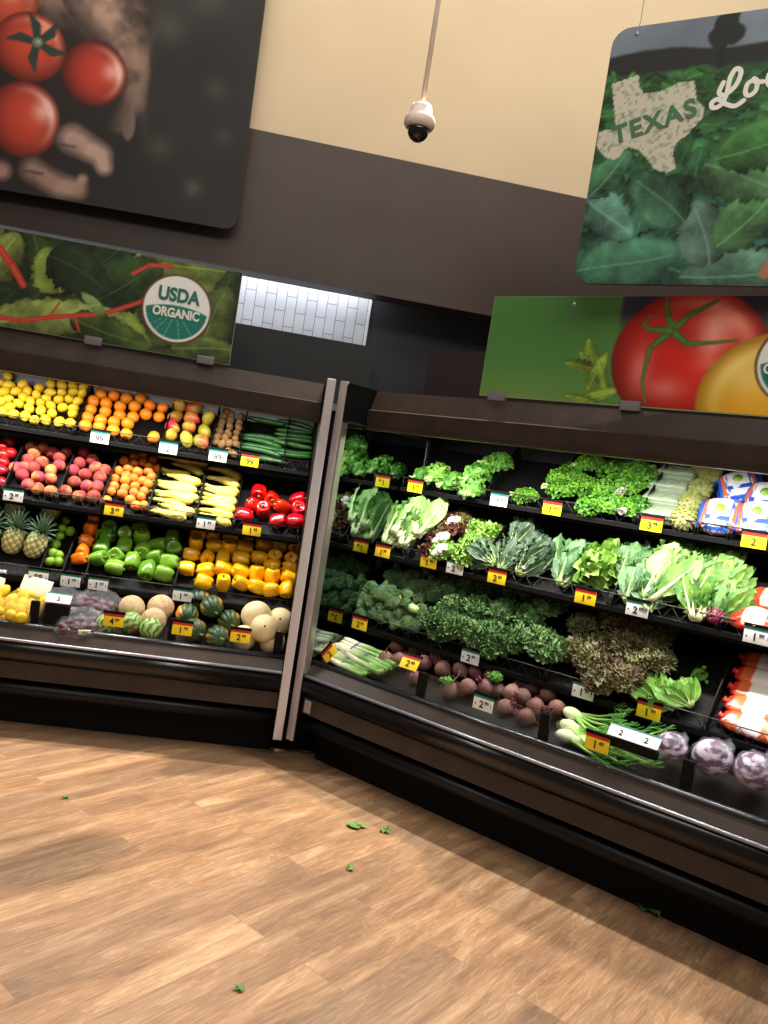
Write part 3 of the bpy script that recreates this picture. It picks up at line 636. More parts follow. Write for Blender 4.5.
for sd in range(3):
    def lem(t, p, sd=sd):
        th = pi*t; e = .032*cos(th); r = .0285*sin(th)**.9
        z = e+(.007*max(0, cos(th))**14-.006*max(0, -cos(th))**14)
        return (r*cos(p)*(1+.04*sin(2*p+sd)), r*sin(p), z)
    proto('lemon', 'lemon', MB().blob(lem, 16, 12).mesh('lemon', m_lemon), [('stem_scar', navel(m_stem, .0385), None)])
    def ora(t, p, sd=sd):
        th = pi*t; k = 1-.05*max(0, cos(th))**20; return (.037*sin(th)*cos(p)*k, .037*sin(th)*sin(p)*k, .035*cos(th)*k)
    proto('orange', 'orange', MB().blob(ora, 18, 12).mesh('orange', m_orange), [('stem_scar', navel(m_stem, .0335), None)])
    def man(t, p, sd=sd):
        th = pi*t; s = 1+.14*cos(th); return (.043*sin(th)*cos(p)*s, .036*sin(th)*sin(p)*s+.006*cos(th)**2, .052*cos(th)+.004*sin(2*p))
    proto('mango', 'mango', MB().blob(man, 16, 12).mesh('mango', m_mango), [('stem', stub(m_brownstem, .004, .006), T(0, .005, .05))])
    proto('kiwi', 'kiwi', MB().blob(ball_fn(.0235, .0225, .030, .02, sd), 14, 10).mesh('kiwi', m_kiwi), [('stem_scar', navel(m_brownstem, .029), None)])
    def pch(t, p, sd=sd):
        th = pi*t; cl = 1-.07*math.exp(-(min(p, 2*pi-p)/.22)**2)*sin(th)**.5; d = 1-.18*max(0, cos(th))**8
        return (.0385*sin(th)*cos(p)*cl, .0385*sin(th)*sin(p)*cl, .0365*cos(th)*d)
    proto('peach', 'peach', MB().blob(pch, 22, 12).mesh('peach', m_peach), [('stem_hollow', navel(m_brownstem, .030, 'stem_hollow'), None)])
    proto('apricot', 'apricot', MB().blob(lambda t, p: tuple(v*.80 for v in pch(t, p)), 18, 10).mesh('apricot', m_apricot), [('stem_hollow', navel(m_brownstem, .0238, 'stem_hollow'), None)])
    def app(t, p, sd=sd):
        th = pi*t; d = 1-.3*max(0, cos(th))**8-.12*max(0, -cos(th))**8; s = 1+.1*cos(th)
        return (.037*sin(th)*cos(p)*s, .037*sin(th)*sin(p)*s, .036*cos(th)*d)
    proto('apple', 'apple', MB().blob(app, 18, 12).mesh('apple', m_apple), [('stem', MB().tube([(0, 0, .022), (.002, 0, .034), (.005, 0, .042)], .0014, 5).mesh('stem', m_brownstem), None)])
    proto('lime', 'lime', MB().blob(ball_fn(.028, .028, .031, .02, sd), 14, 10).mesh('lime', m_lime), [('stem_scar', navel(m_stem, .030), None)])
    def pep(t, p, sd=sd, R=.042, H=.055, L=4 if sd != 1 else 3):
        th = pi*t; lob = 1+.10*cos(L*p+sd)*(.4+.6*t); s = sin(th)**.55; tp = 1.04-.22*t
        z = H*cos(th); top = max(0, cos(th))**6; bot = max(0, -cos(th))**6
        z -= .022*top*(1-min(1, s)*.7)-.0; z += .014*bot*(1-.5*cos(L*p+sd))
        return (R*s*tp*lob*cos(p), R*s*tp*lob*sin(p), z)
    for key, m in (('red_bell_pepper', m_redp), ('orange_bell_pepper', m_orgp), ('green_bell_pepper', m_grnp), ('yellow_bell_pepper', m_yelp)):
        st = MB().tube([(0, 0, .020), (0, 0, .032), (.002+.002*sd, 0, .043), (.006+.003*sd, 0, .050)], [.012, .0065, .0055, .006], 8)
        proto(key, 'bell_pepper', MB().blob(pep, 26, 16).mesh('bell_pepper', m), [('stem', st.mesh('stem', m_stem), None)])
    def cuk(L, R, bend, mbx, n=14, ns=10, warts=True):
        pts = []; rs = []
        for k in range(n+1):
            t = k/n; x = (t-.5)*L; pts.append((x, bend*(1-(2*t-1)**2), 0)); rs.append(R*(sin(pi*min(max(t, .02), .98))**.28)*(1+.03*sin(9*t+bend*99)))
        return mbx.tube(pts, rs, ns)
    proto('cucumber', 'cucumber', cuk(.235, .017, .012-.014*sd, MB()).mesh('cucumber', m_cuke), [('stem_tip', MB().tube([(-.117, 0, 0), (-.126, 0, 0)], [.004, .002], 6).mesh('stem_tip', m_stem), None)])
    pts = []; rs = []
    for k in range(15):
        t = k/14; x = (t-.5)*.19; pts.append((x, (.012-.01*sd)*sin(pi*t*1.2), 0)); rs.append(max(.002, (.011+.0145/(1+math.exp(-(t-.42)*14)))*(1-max(0, (t-.84)/.16)**2.4*.9)*min(1, .55+t*8)))
    proto('yellow_squash', 'yellow_squash', MB().tube(pts, rs, 12).mesh('yellow_squash', m_squash), [('stem', MB().tube([pts[0], (pts[0][0]-.018, pts[0][1]-.004, 0)], [.0055, .008], 7).mesh('stem', m_stem), None)])
# pineapple with diamond eyes
def pine_geo(sc=1):
    mb = MB(); nu, nv = 64, 44
    def f(t, p):
        th = pi*t; R = .062*sin(th)**.62; z = .088*cos(th)
        a = p*8/(2*pi)*2; b = t*11; e = abs(sin(pi*(a/2+b/2)))*abs(sin(pi*(a/2-b/2)))
        k = 1+.11*(e**.6-.4)*min(1, 6*sin(th)); return (R*cos(p)*k, R*sin(p)*k, z)
    def c(t, p):
        a = p*8/(2*pi)*2; b = t*11; e = (abs(sin(pi*(a/2+b/2)))*abs(sin(pi*(a/2-b/2))))**.6
        g = (226, 224, 160) if e > .5 else ((196, 192, 122) if e > .3 else (140, 132, 78))
        y = max(0, (t-.72)/.28); return tuple(g[i]*(1-y*.5)+(214, 176, 70)[i]*y*.5 for i in range(3)) if e > .35 else g
    mb.blob(f, nu, nv, colf=c); return mb.mesh('pineapple', m_pine, cols=True)
def crown_geo():
    mb = MB(); r = random.Random(3)
    for k in range(46):
        ring = k/46; a = k*2.399; tilt = 1.25*(1-ring)+.08; L = .075+.055*ring*(1-.3*r.random()); w = .011
        M = RZ(a) @ T(.012*(1-ring), 0, .078+.012*ring) @ RY(tilt)
        n = 5; vs = []
        for i in range(n+1):
            t = i/n; ww = w*(1-t)**.7+.0004; x = .03*t*t*(1.2-ring); z = L*t
            vs += [(x-.0015, -ww, z), (x+.003, 0, z), (x-.0015, ww, z)]
        fs = []
        for i in range(n):
            o = i*3; fs += [(o, o+1, o+4, o+3), (o+1, o+2, o+5, o+4)]
        mb.add(vs, fs, M)
    mb.open = True; return mb.mesh('crown', m_crown)
proto('pineapple', 'pineapple', pine_geo(), [('crown', crown_geo(), None)])
def ribbed(rx, rz, ribs, depth, colf, nu=60, nv=20, point=0):
    def f(t, p):
        th = pi*t; k = 1-depth*(1-abs(cos(ribs*p/2)))**1.5*sin(th)**.5
        return (rx*sin(th)**.85*cos(p)*k, rx*sin(th)**.85*sin(p)*k, rz*cos(th)*(1-.1*max(0, cos(th))**8)-point*max(0, -cos(th))**6)
    return MB().blob(f, nu, nv, colf=colf)
for sd in range(3):
    def ac(t, p, sd=sd):
        o = max(math.exp(-(((p-q-sd*.7+pi) % (2*pi)-pi)/.42)**2-((t-.5)/.2)**2) for q in (0, 2.6)); s = .5+.5*cos(10*p)
        g = (40+18*s, 66+22*s, 40+10*s); k = min(1, o*2.2) if sd != 1 else min(1, o*.9)
        return tuple(g[i]*(1-k)+(226, 138, 36)[i]*k for i in range(3))
    st = MB().tube([(0, 0, .045), (.004, 0, .06), (.012, 0, .07)], [.008, .005, .007], 7).mesh('stem', m_stem)
    proto('acorn', 'acorn_squash', ribbed(.058, .058, 10, .16, ac, 60, 18, .01).mesh('acorn_squash', m_attr, cols=True), [('stem', st, None)])
    def wm(t, p, sd=sd):
        s = (sin(9*p+2.2*sin(11*t+sd)+sin(29*t)) > .1); return (66, 112, 50) if s else (166, 190, 108)
    proto('mini_watermelon', 'mini_watermelon', MB().blob(ball_fn(.06, .06, .062, .01, sd), 72, 30, colf=wm).mesh('mini_watermelon', m_attr, cols=True), [('sticker', disc(.012, .0625).mesh('sticker', mat('red_sticker', (206, 40, 40), .4)), RY(pi/2))])
    proto('cantaloupe', 'cantaloupe', MB().blob(ball_fn(.076, .076, .078, .012, sd), 28, 18).mesh('cantaloupe', m_cant), [('stem_scar', MB().tube([(0, 0, .07), (0, 0, .0785)], [.012, .010], 10).mesh('stem_scar', m_brownstem), None)])
    proto('honeydew', 'honeydew_melon', MB().blob(ball_fn(.078, .078, .076, .012, sd), 28, 18).mesh('honeydew_melon', m_honey), [('stem_scar', MB().tube([(0, 0, .07), (0, 0, .0765)], [.008, .006], 10).mesh('stem_scar', m_brownstem), None)])
# ---- leafy things
def leafy(name, c1, c2, rough=.5, nscale=18, **k):
    return mat(name, c1, rough, col2=c2, nscale=nscale, bump=.25, bscale=70, rnd=.35, **k)
L_kale = leafy('kale_leaf', (56, 94, 46), (100, 136, 76), nscale=9); L_dkale = leafy('dark_kale_leaf', (36, 62, 42), (66, 94, 64)); L_purp = leafy('purple_kale_leaf', (98, 78, 58), (116, 116, 70), nscale=10)
L_pars = leafy('parsley_leaf', (58, 120, 20), (108, 166, 40)); L_cil = leafy('cilantro_leaf', (66, 130, 34), (116, 170, 62)); L_green = leafy('green_lettuce_leaf', (122, 172, 62), (170, 204, 104))
L_red = leafy('red_lettuce_leaf', (92, 44, 34), (124, 126, 58), nscale=9, contrast=(.48, .66)); L_rom = leafy('romaine_leaf', (104, 158, 72), (154, 192, 108)); L_coll = leafy('collard_leaf', (64, 108, 62), (100, 140, 84))
L_chard = leafy('chard_leaf', (54, 108, 34), (112, 156, 56)); L_dark = leafy('spinach_leaf', (72, 132, 40), (112, 162, 58)); L_broc = mat('broccoli_floret', (56, 88, 50), .8, col2=(98, 130, 78), nscale=30, bump=1, bscale=260, rnd=.3)
L_bstem = mat('broccoli_stalk', (158, 188, 104), .5, col2=(190, 208, 140), nscale=20); L_white = mat('white_stalk', (226, 232, 196), .4, col2=(200, 216, 150), nscale=10)
L_pstem = mat('purple_stalk', (140, 32, 74), .4); L_band = mat('purple_band', (146, 84, 170), .4, col2=(232, 226, 236), nscale=60, contrast=(.45, .55)); L_tealb = mat('teal_band', (40, 150, 140), .4); L_oband = mat('orange_band', (232, 112, 40), .4, col2=(240, 236, 220), nscale=50)
def frond(mb, M, R, ruff, rings=3, seg=14, seed=0, cup=.3):
    r = random.Random(seed); ph = r.uniform(0, 6); f1 = r.choice((5, 6, 7)); vs = [(0, 0, 0)]
    for i in range(1, rings+1):
        t = i/rings
        for k in range(seg):
            a = 2*pi*k/seg; rad = R*t*(1+.16*sin(3*a+ph)); vs.append((rad*cos(a), rad*sin(a), cup*R*t*t+ruff*R*t*t*sin(f1*a+ph+t)+r.uniform(-.06, .06)*R))
    fs = [(0, 1+k, 1+(k+1) % seg) for k in range(seg)]
    for i in range(rings-1):
        o = 1+i*seg; fs += [(o+k, o+seg+k, o+seg+(k+1) % seg, o+(k+1) % seg) for k in range(seg)]
    mb.add(vs, fs, M)
def dirM(p, d, spin=0):
    d = Vector(d).normalized(); return Matrix.Translation(p) @ d.to_track_quat('Z', 'Y').to_matrix().to_4x4() @ RZ(spin)
def curly(n, dims, R, ruff, seed, seg=14, rings=3, cup=.3):
    """dome of ruffled leaves"""
    r = random.Random(seed); mb = MB(); mb.open = True
    for k in range(n):
        u = r.uniform(-.15, 1); a = r.uniform(0, 2*pi); q = sqrt(max(0, 1-u*u)); d = Vector((q*cos(a), q*sin(a), u)); s = r.uniform(.72, 1.0)
        p = Vector((d.x*dims[0]*s, d.y*dims[1]*s, d.z*dims[2]*s)); nd = d+Vector((r.uniform(-.6, .6), r.uniform(-.6, .6), r.uniform(-.4, .6)))
        frond(mb, dirM(p, nd, r.uniform(0, 6)), R*r.uniform(.7, 1.25), ruff, rings, seg, seed*100+k, cup)
    return mb
def blade(mb, rib, M, L, W, curl, ruff, seed=0, nl=9, nw=4, neck=.18, ribr=.004):
    """long leaf lying along +x, midrib raised"""
    r = random.Random(seed); ph = r.uniform(0, 6); vs = []; W2 = W/2
    for i in range(nl+1):
        t = i/nl; tt = max(0, (t-neck)/(1-neck)); w_ = W2*(sin(pi*min(1, tt*.93+.05))**.6 if tt > 0 else .10); x = L*t; z = curl*L*sin(pi*t*.8)
        for j in range(-nw, nw+1):
            s = j/nw; edge = abs(s); vs.append((x*(1-.04*edge), s*w_*(1+.05*sin(9*t+ph)), z+.22*w_*edge**2+ruff*W2*edge*edge*sin(t*26+ph+(s > 0)*2)+r.uniform(-.02, .02)*W2))
    m = 2*nw+1; fs = [(i*m+j, i*m+j+1, (i+1)*m+j+1, (i+1)*m+j) for i in range(nl) for j in range(m-1)]
    mb.add(vs, fs, M)
    if rib is not None: rib.tube([(L*t, 0, curl*L*sin(pi*t*.8)+ribr*.3) for t in (-.02, .1, .25, .45, .65, .85)], [ribr*1.6, ribr*1.5, ribr*1.1, ribr*.7, ribr*.4, ribr*.15], 6, M)
def band(x, ry, rz, w_, m, name='band', M=None):
    mb = MB(); mb.open = True; n = 20; mb.add([(x+dx, ry*cos(2*pi*k/n), rz*sin(2*pi*k/n)) for dx in (-w_/2, w_/2) for k in range(n)], [(k, (k+1) % n, n+(k+1) % n, n+k) for k in range(n)])
    return mb.mesh(name, m)
def bunch(key, name, mleaf, mrib, n, L, W, ruff, seed, curl=.06, spread=.5, rr_=.03, bandm=None, bandx=.06, lift=.3, ribr=.004, tip=None):
    r = random.Random(seed); mb = MB(); mb.open = True; rib = MB()
    for k in range(n):
        a = (k/(n-1)-.5)*2 if n > 1 else 0; lay = r.random(); M = T(0, a*rr_*.6, rr_*(.15+.9*lay)) @ RZ(a*spread+r.uniform(-.1, .1)) @ RY(-lift*lay-r.uniform(0, .1)) @ RX(-a*.9+r.uniform(-.35, .35))
        blade(mb, rib, M, L*r.uniform(.8, 1.08), W*r.uniform(.8, 1.15), curl, ruff, seed*50+k, ribr=ribr)
    for k in range(int(n*2.2)):
        q = r.uniform(.45, 1.0); frond(mb, dirM((L*q, r.uniform(-1, 1)*(rr_*.6+L*q*sin(spread)*.8), rr_*(.5+1.1*r.random())+lift*L*q*.25), (r.uniform(-.5, .8), r.uniform(-.7, .7), 1), r.uniform(0, 6)), W*r.uniform(.24, .4), .38+ruff*.3, 3, 14, seed*70+k, .25)
    kids = [('stalks', rib.mesh('stalks', mrib), None)]
    if bandm: kids.append(('band', band(bandx, rr_*1.25, rr_*1.0, .034, bandm), T(0, 0, rr_*.65)))
    proto(key, name, mb.mesh(name, mleaf), kids)
def tuft(key, name, ml, n, dims, R, ruff, seed, stalk=None, bandm=None, L=.12, **k):
    mb = curly(n, dims, R, ruff, seed, **k); kids = []
    if stalk:
        r = random.Random(seed); sb = MB()
        for i in range(9): a = r.uniform(-.35, .35); sb.tube([(-dims[0]*.3, 0, .012), (-dims[0]*.9, a*.03, .010+r.uniform(0, .02)), (-dims[0]*.9-L*.25, a*.07, .008+r.uniform(0, .02))], .0028, 5)
        kids.append(('stems', sb.mesh('stems', stalk), None))
        if bandm and seed % 3 == 0: kids.append(('band', band(-dims[0]*.9-.02, .019, .017, .022, bandm), T(0, 0, .016)))
    proto(key, name, mb.mesh(name, ml), kids)
for sd in range(3):
    tuft('kale', 'kale_bunch', L_kale, 150, (.09, .075, .062), .021, .6, 10+sd, seg=18, rings=3)
    tuft('purple_kale', 'purple_kale_bunch', L_purp, 150, (.082, .072, .06), .020, .65, 20+sd, seg=18, rings=3)
    tuft('parsley', 'curly_parsley_bunch', L_pars, 340, (.084, .073, .054), .0105, .7, 30+sd, L_bstem, L_band, seg=9, rings=2)
    tuft('cilantro', 'cilantro_bunch', L_cil, 210, (.08, .06, .06), .0125, .35, 40+sd, L_bstem, L_band, seg=10, rings=2, cup=.15)
    tuft('red_leaf', 'red_leaf_lettuce', L_red, 90, (.085, .06, .055), .026, .5, 50+sd, seg=18)
    tuft('green_leaf', 'green_leaf_lettuce', L_green, 90, (.085, .06, .055), .027, .5, 60+sd, seg=18)
    bunch('romaine', 'romaine_bunch', L_rom, L_white, 11, .235, .115, .22, 70+sd, bandm=L_band, bandx=.07, rr_=.036, ribr=.008, spread=.25)
    bunch('collard', 'collard_bunch', L_coll, L_bstem, 10, .21, .115, .16, 80+sd, bandm=L_band, bandx=.05, rr_=.03, ribr=.004, spread=.3)
    bunch('chard', 'chard_bunch', L_chard, L_pstem if sd == 0 else L_white, 14, .22, .075, .34, 90+sd, bandm=L_oband if sd != 1 else L_band, bandx=.05, rr_=.028, ribr=.005, spread=.4)
    bunch('lacinato', 'dark_kale_bunch', L_dkale, L_bstem, 20, .19, .058, .5, 100+sd, bandm=L_band if sd else L_oband, bandx=.045, rr_=.030, spread=.42, lift=.35, ribr=.0028)
    bunch('spinach', 'spinach_bunch', L_dark, L_bstem, 16, .13, .05, .08, 110+sd, rr_=.02, spread=.8, lift=.5, ribr=.0022)
    tuft('pale_lettuce', 'crinkled_lettuce_head', L_green, 44, (.12, .062, .05), .042, .28, 120+sd, seg=18)
# red-leaf butts: pale hearts
# broccoli bunch
for sd in range(3):
    r = random.Random(200+sd); fl = MB(); stk = MB()
    heads = [(r.uniform(-.045, .055), r.uniform(-.052, .052), r.uniform(-.012, .012), r.uniform(.022, .032)) for _ in range(11)]
    for hx, hy, hz, hr in heads:
        for k in range(70):
            a = k*2.399; u = 1-k/70*1.15; q = sqrt(max(0, 1-u*u)); rad = hr*.16*r.uniform(.8, 1.3)
            c = Vector((hx+q*cos(a)*hr, hy+q*sin(a)*hr, .045+hz+u*hr*.72))
            fl.blob(lambda t, p: (rad*sin(pi*t)*cos(p)*(1+.2*cos(5*p)), rad*sin(pi*t)*sin(p), rad*cos(pi*t)), 7, 5, Matrix.Translation(c))
        stk.tube([(hx*.95, hy*.95, .05+hz), (hx*.5-.01, hy*.5, .02), (-.05, 0, .005)], [hr*.55, .012, .012], 8)
    stk.tube([(.0, 0, .015), (-.05, 0, .008), (-.115, .005, .012)], [.02, .02, .021], 10)
    proto('broccoli', 'broccoli_bunch', fl.mesh('broccoli_bunch', L_broc), [('stalk', stk.mesh('stalk', L_bstem), None), ('band', band(-.07, .0225, .022, .010, L_tealb), T(0, 0, .010))])
# leek
m_leek = mat('leek_shaft', (255, 255, 255), .35, attr=True); m_root = mat('pale_roots', (206, 184, 144), .9)
for sd in range(2):
    mb = MB(); n = 14; r = random.Random(sd)
    for k in range(5):
        y = (k-2)*.023+r.uniform(-.003, .003); z = .014+r.uniform(0, .018); o = len(mb.v)
        mb.tube([(-.13+.02*i, y*(1+.15*i/n), z+.002*sin(i)) for i in range(n+1)], [.015]+[.0128+.0002*i for i in range(n)], 8)
        for q in range(o, len(mb.v)):
            t = min(1, max(0, (mb.v[q][0]+.04)/.14)); mb.c[q] = tuple((236, 234, 206)[i]*(1-t)+(96, 140, 60)[i]*t for i in range(3))
    rt = MB()
    for k in range(110):
        y = r.uniform(-.055, .055); rt.tube([(-.128, y, .015), (-.14-r.uniform(0, .01), y+r.uniform(-.008, .008), .012+r.uniform(-.008, .01)), (-.15-r.uniform(0, .012), y+r.uniform(-.014, .014), .006+r.uniform(-.004, .012))], .0009, 4)
    proto('leek', 'leek_bundle', mb.mesh('leek_bundle', m_leek, cols=True), [('roots', rt.mesh('roots', m_root), None), ('band', band(-.02, .062, .027, .012, mat('blue_band', (60, 60, 120), .4)), T(0, 0, .016))])
# beet
m_beet = mat('beet_skin', (98, 58, 58), .65, col2=(128, 92, 78), nscale=12, bump=.3, bscale=60, rnd=.5); m_bstem = mat('beet_stems', (104, 26, 50), .5)
for sd in range(3):
    def bt(t, p, sd=sd): th = pi*t; return (.036*sin(th)*cos(p), .036*sin(th)*sin(p), .033*cos(th)-.010*max(0, -cos(th))**5)
    tl = MB().tube([(0, 0, -.03), (.003, 0, -.05), (.012, .006*sd, -.075), (.03, .01, -.10)], [.008, .0035, .002, .0008], 6)
    st = MB()
    for k in range(6): a = k*1.05; st.tube([(.006*cos(a), .006*sin(a), .03), (.012*cos(a), .012*sin(a), .055)], .003, 5)
    proto('beet', 'beet', MB().blob(bt, 18, 12).mesh('beet', m_beet), [('taproot', tl.mesh('taproot', m_beet), None), ('leaf_stems', st.mesh('leaf_stems', m_bstem), None)])
# fennel
m_fen = mat('fennel_bulb', (234, 238, 208), .35, col2=(206, 222, 160), nscale=12, stretch=(.3, 2, 2)); m_frond = mat('fennel_frond', (84, 152, 52), .5)
for sd in range(2):
    mb = MB().blob(lambda t, p: (-.045+.10*t, (.030*sin(pi*t)**.6*(1-.3*t)+.002)*cos(p), (.026*sin(pi*t)**.6*(1-.3*t)+.002)*sin(p)), 16, 12); st = MB(); fr = MB(); r = random.Random(sd+5)
    for k in range(5):
        a = (k-2)*.12; e = Vector((.20, a*.35, .01+.01*k)); st.tube([(.03, a*.06, .002), (.10, a*.2, .006), tuple(e)], [.009, .006, .003], 7)
        for q in range(22):
            b = e+Vector((r.uniform(-.06, .0), 0, 0)); fr.tube([tuple(b), (b.x+r.uniform(.02, .05), b.y+r.uniform(-.035, .035), b.z+r.uniform(-.01, .035))], .0009, 3)
    proto('fennel', 'fennel_bulb', mb.mesh('fennel_bulb', m_fen), [('stalks', st.mesh('stalks', mat('fennel_stalk', (140, 186, 84), .4)), None), ('fronds', fr.mesh('fronds', m_frond), None)])
# artichoke: overlapping scales
m_art = mat('artichoke_scale', (104, 124, 52), .6, col2=(156, 150, 92), nscale=60, rnd=.3)
mb = MB(); mb.open = True
for k in range(90):
    t = k/90; a = k*2.399; th = .15+t*2.3; R = .044; d = Vector((sin(th)*cos(a), sin(th)*sin(a), cos(th)))
    up = Vector((-cos(th)*cos(a), -cos(th)*sin(a), sin(th))); side = d.cross(up); sc = .010+.010*sin(th); c = d*R*Vector((1, 1, 1)).x
    c = Vector((d.x*R, d.y*R, d.z*.046)); tipp = c-up*sc*1.6+d*.013
    mb.add([c-side*sc, c+up*sc*1.1-d*.004, c+side*sc, c+side*sc*.7-up*sc*.9+d*.004, tipp, c-side*sc*.7-up*sc*.9+d*.004, c+d*.009], [(0, 1, 6), (1, 2, 6), (2, 3, 6), (3, 4, 6), (4, 5, 6), (5, 0, 6)])
mb.blob(ball_fn(.036, .036, .038, .0), 14, 10)
proto('artichoke', 'artichoke', mb.mesh('artichoke', m_art), [('stem', MB().tube([(0, 0, -.035), (0, 0, -.06)], [.014, .012], 10).mesh('stem', L_bstem), None)])
# clamshell of sprouts
m_pet = mat('clear_clamshell', (190, 208, 180), .15, alpha=.45); m_spr = mat('white_sprouts', (206, 214, 170), .5, col2=(120, 156, 70), nscale=30, contrast=(.5, .6))
r = random.Random(9); sp = MB()
for k in range(150):
    a = Vector((r.uniform(-.07, .07), r.uniform(-.035, .035), r.uniform(-.018, .016))); b = a+Vector((r.uniform(-.03, .03), r.uniform(-.02, .02), r.uniform(-.006, .006))); b.x = max(-.075, min(.075, b.x)); b.y = max(-.038, min(.038, b.y))
    sp.tube([a, (a+b)/2+Vector((0, 0, .005)), b], .0028, 4)
proto('clamshell', 'sprout_clamshell', MB().bbox(-.083, .083, -.044, .044, -.026, .004, .01).bbox(-.086, .086, -.047, .047, .002, .008, .0028).bbox(-.08, .08, -.041, .041, .006, .026, .008).mesh('sprout_clamshell', m_pet), [('sprouts', sp.mesh('sprouts', m_spr), None)])
# bags
m_film = mat('clear_film', (240, 240, 240), .12, trans=1, alpha=.22)
m_carrot = mat('carrot_skin', (236, 104, 28), .4, col2=(226, 84, 20), nscale=10, rnd=.2)
def pillow(L, W, H, seed=0, amp=.03, nu=30, nv=16):
    r = random.Random(seed); a, b = r.uniform(0, 6), r.uniform(0, 6)
    def f(t, p):
        th = pi*t; x = L/2*-cos(th); c, s = cos(p), sin(p); k = sin(th)**.35
        y = W/2*k*(abs(c)**.6)*(1 if c > 0 else -1)*(1+amp*sin(5*p+9*t+a)); z = H/2*sin(th)**.8*(abs(s)**.8)*(1 if s > 0 else -1)*(1+amp*2*sin(7*t*pi+3*p+b))
        return (x, y, z)
    return f
def carrot_print(t, p):
    x = -cos(pi*t); s = sin(p)
    if abs(x) > .78: return (44, 92, 196)
    if s > .25 and abs(x) < .5: return (48, 92, 200) if s < .6 or abs(x) > .42 else (232, 232, 240)
    if s > -.1 and abs(x) < .66: return (52, 100, 200) if int((x+2)*9+p*3) % 2 else (232, 232, 240)
    return (226, 104, 44)
m_bagprint = mat('printed_bag_film', (255, 255, 255), .22, attr=True, coat=.3)
m_blue = mat('blue_film', (40, 84, 190), .3)
proto('carrot_bag', 'baby_carrot_bag', MB().blob(pillow(.16, .155, .085, 2), 40, 30, colf=carrot_print).mesh('baby_carrot_bag', m_bagprint, cols=True),
      [('seal', MB().bbox(-.088, -.070, -.06, .06, -.003, .003, .001).mesh('seal', m_blue), None), ('seal', MB().bbox(.070, .088, -.06, .06, -.003, .003, .001).mesh('seal', m_blue), None),
       ('label_patch', MB().bbox(-.038, .038, -.020, .040, .037, .0425, .002).mesh('label_patch', M_white), None),
       ('label_spot', MB().tube([(0, .012, .042), (0, .012, .0445)], .019, 16).mesh('label_spot', mat('green_spot', (140, 190, 70), .5)), None),
       ('label_stripe', MB().bbox(-.044, .044, -.040, -.022, .036, .0415, .0008).mesh('label_stripe', mat('blue_stripe', (40, 80, 190), .5)), None)])
def long_print(t, p):
    x = -cos(pi*t); s = sin(p)
    if abs(x) > .82: return (214, 52, 34)
    if s > .35: return (246, 236, 228) if abs(x) < .62 and int(x*7+20) % 5 else (232, 110, 60)
    if s > 0: return (226, 92, 48) if int(x*13+40) % 3 else (240, 200, 180)
    return (222, 74, 36)
proto('long_bag', 'long_carrot_bag', MB().blob(pillow(.34, .105, .055, 4), 30, 46, colf=long_print).mesh('long_carrot_bag', m_bagprint, cols=True),
      [('twist_end', MB().tube([(-.160, 0, 0), (-.172, 0, .003), (-.182, .002, .006)], [.02, .012, .018], 9).mesh('twist_end', mat('red_film', (214, 50, 36), .3)), None)])
proto('red_bag', 'red_printed_bag', MB().blob(pillow(.20, .13, .08, 7, .06), 36, 30, colf=lambda t, p: (236, 190, 170) if (sin(p) > .5 and abs(cos(pi*t)) < .45) else (214, 56, 34)).mesh('red_printed_bag', m_bagprint, cols=True),
      [('gathered_neck', MB().tube([(.09, 0, .01), (.115, 0, .02), (.14, .01, .035)], [.02, .01, .024], 10).mesh('gathered_neck', mat('orange_red_film', (232, 84, 50), .3)), None)])
# red cabbage in cling film
m_cab = mat('red_cabbage', (84, 40, 84), .4, col2=(214, 198, 216), nscale=20, contrast=(.46, .58), stretch=(1, 1, 2.2)); m_cling = mat('cling_film', (235, 235, 245), .1, alpha=.10, col2=(200, 200, 210), nscale=14, bump=1, bscale=34)
for sd in range(2):
    r = random.Random(sd); a, b = r.uniform(0, 6), r.uniform(0, 6)
    fm = MB().blob(lambda t, p: tuple(v*(1+.04*sin(7*p+9*t+a)+.035*sin(13*p-17*t+b)) for v in ball_fn(.082, .078, .076)(t, p)), 44, 30)
    tw = MB(); tw.open = True
    for k in range(9): frond(tw, dirM((.05+r.uniform(-.02, .02), r.uniform(-.03, .03), .07), (r.uniform(-.6, .6), r.uniform(-.6, .6), 1)), .022, .7, 2, 9, k, .6)
    proto('cabbage', 'red_cabbage', MB().blob(ball_fn(.075, .071, .07, .02, sd), 28, 18).mesh('red_cabbage', m_cab), [('cling_film', fm.mesh('cling_film', m_cling), None), ('film_twist', tw.mesh('film_twist', m_cling), None)])
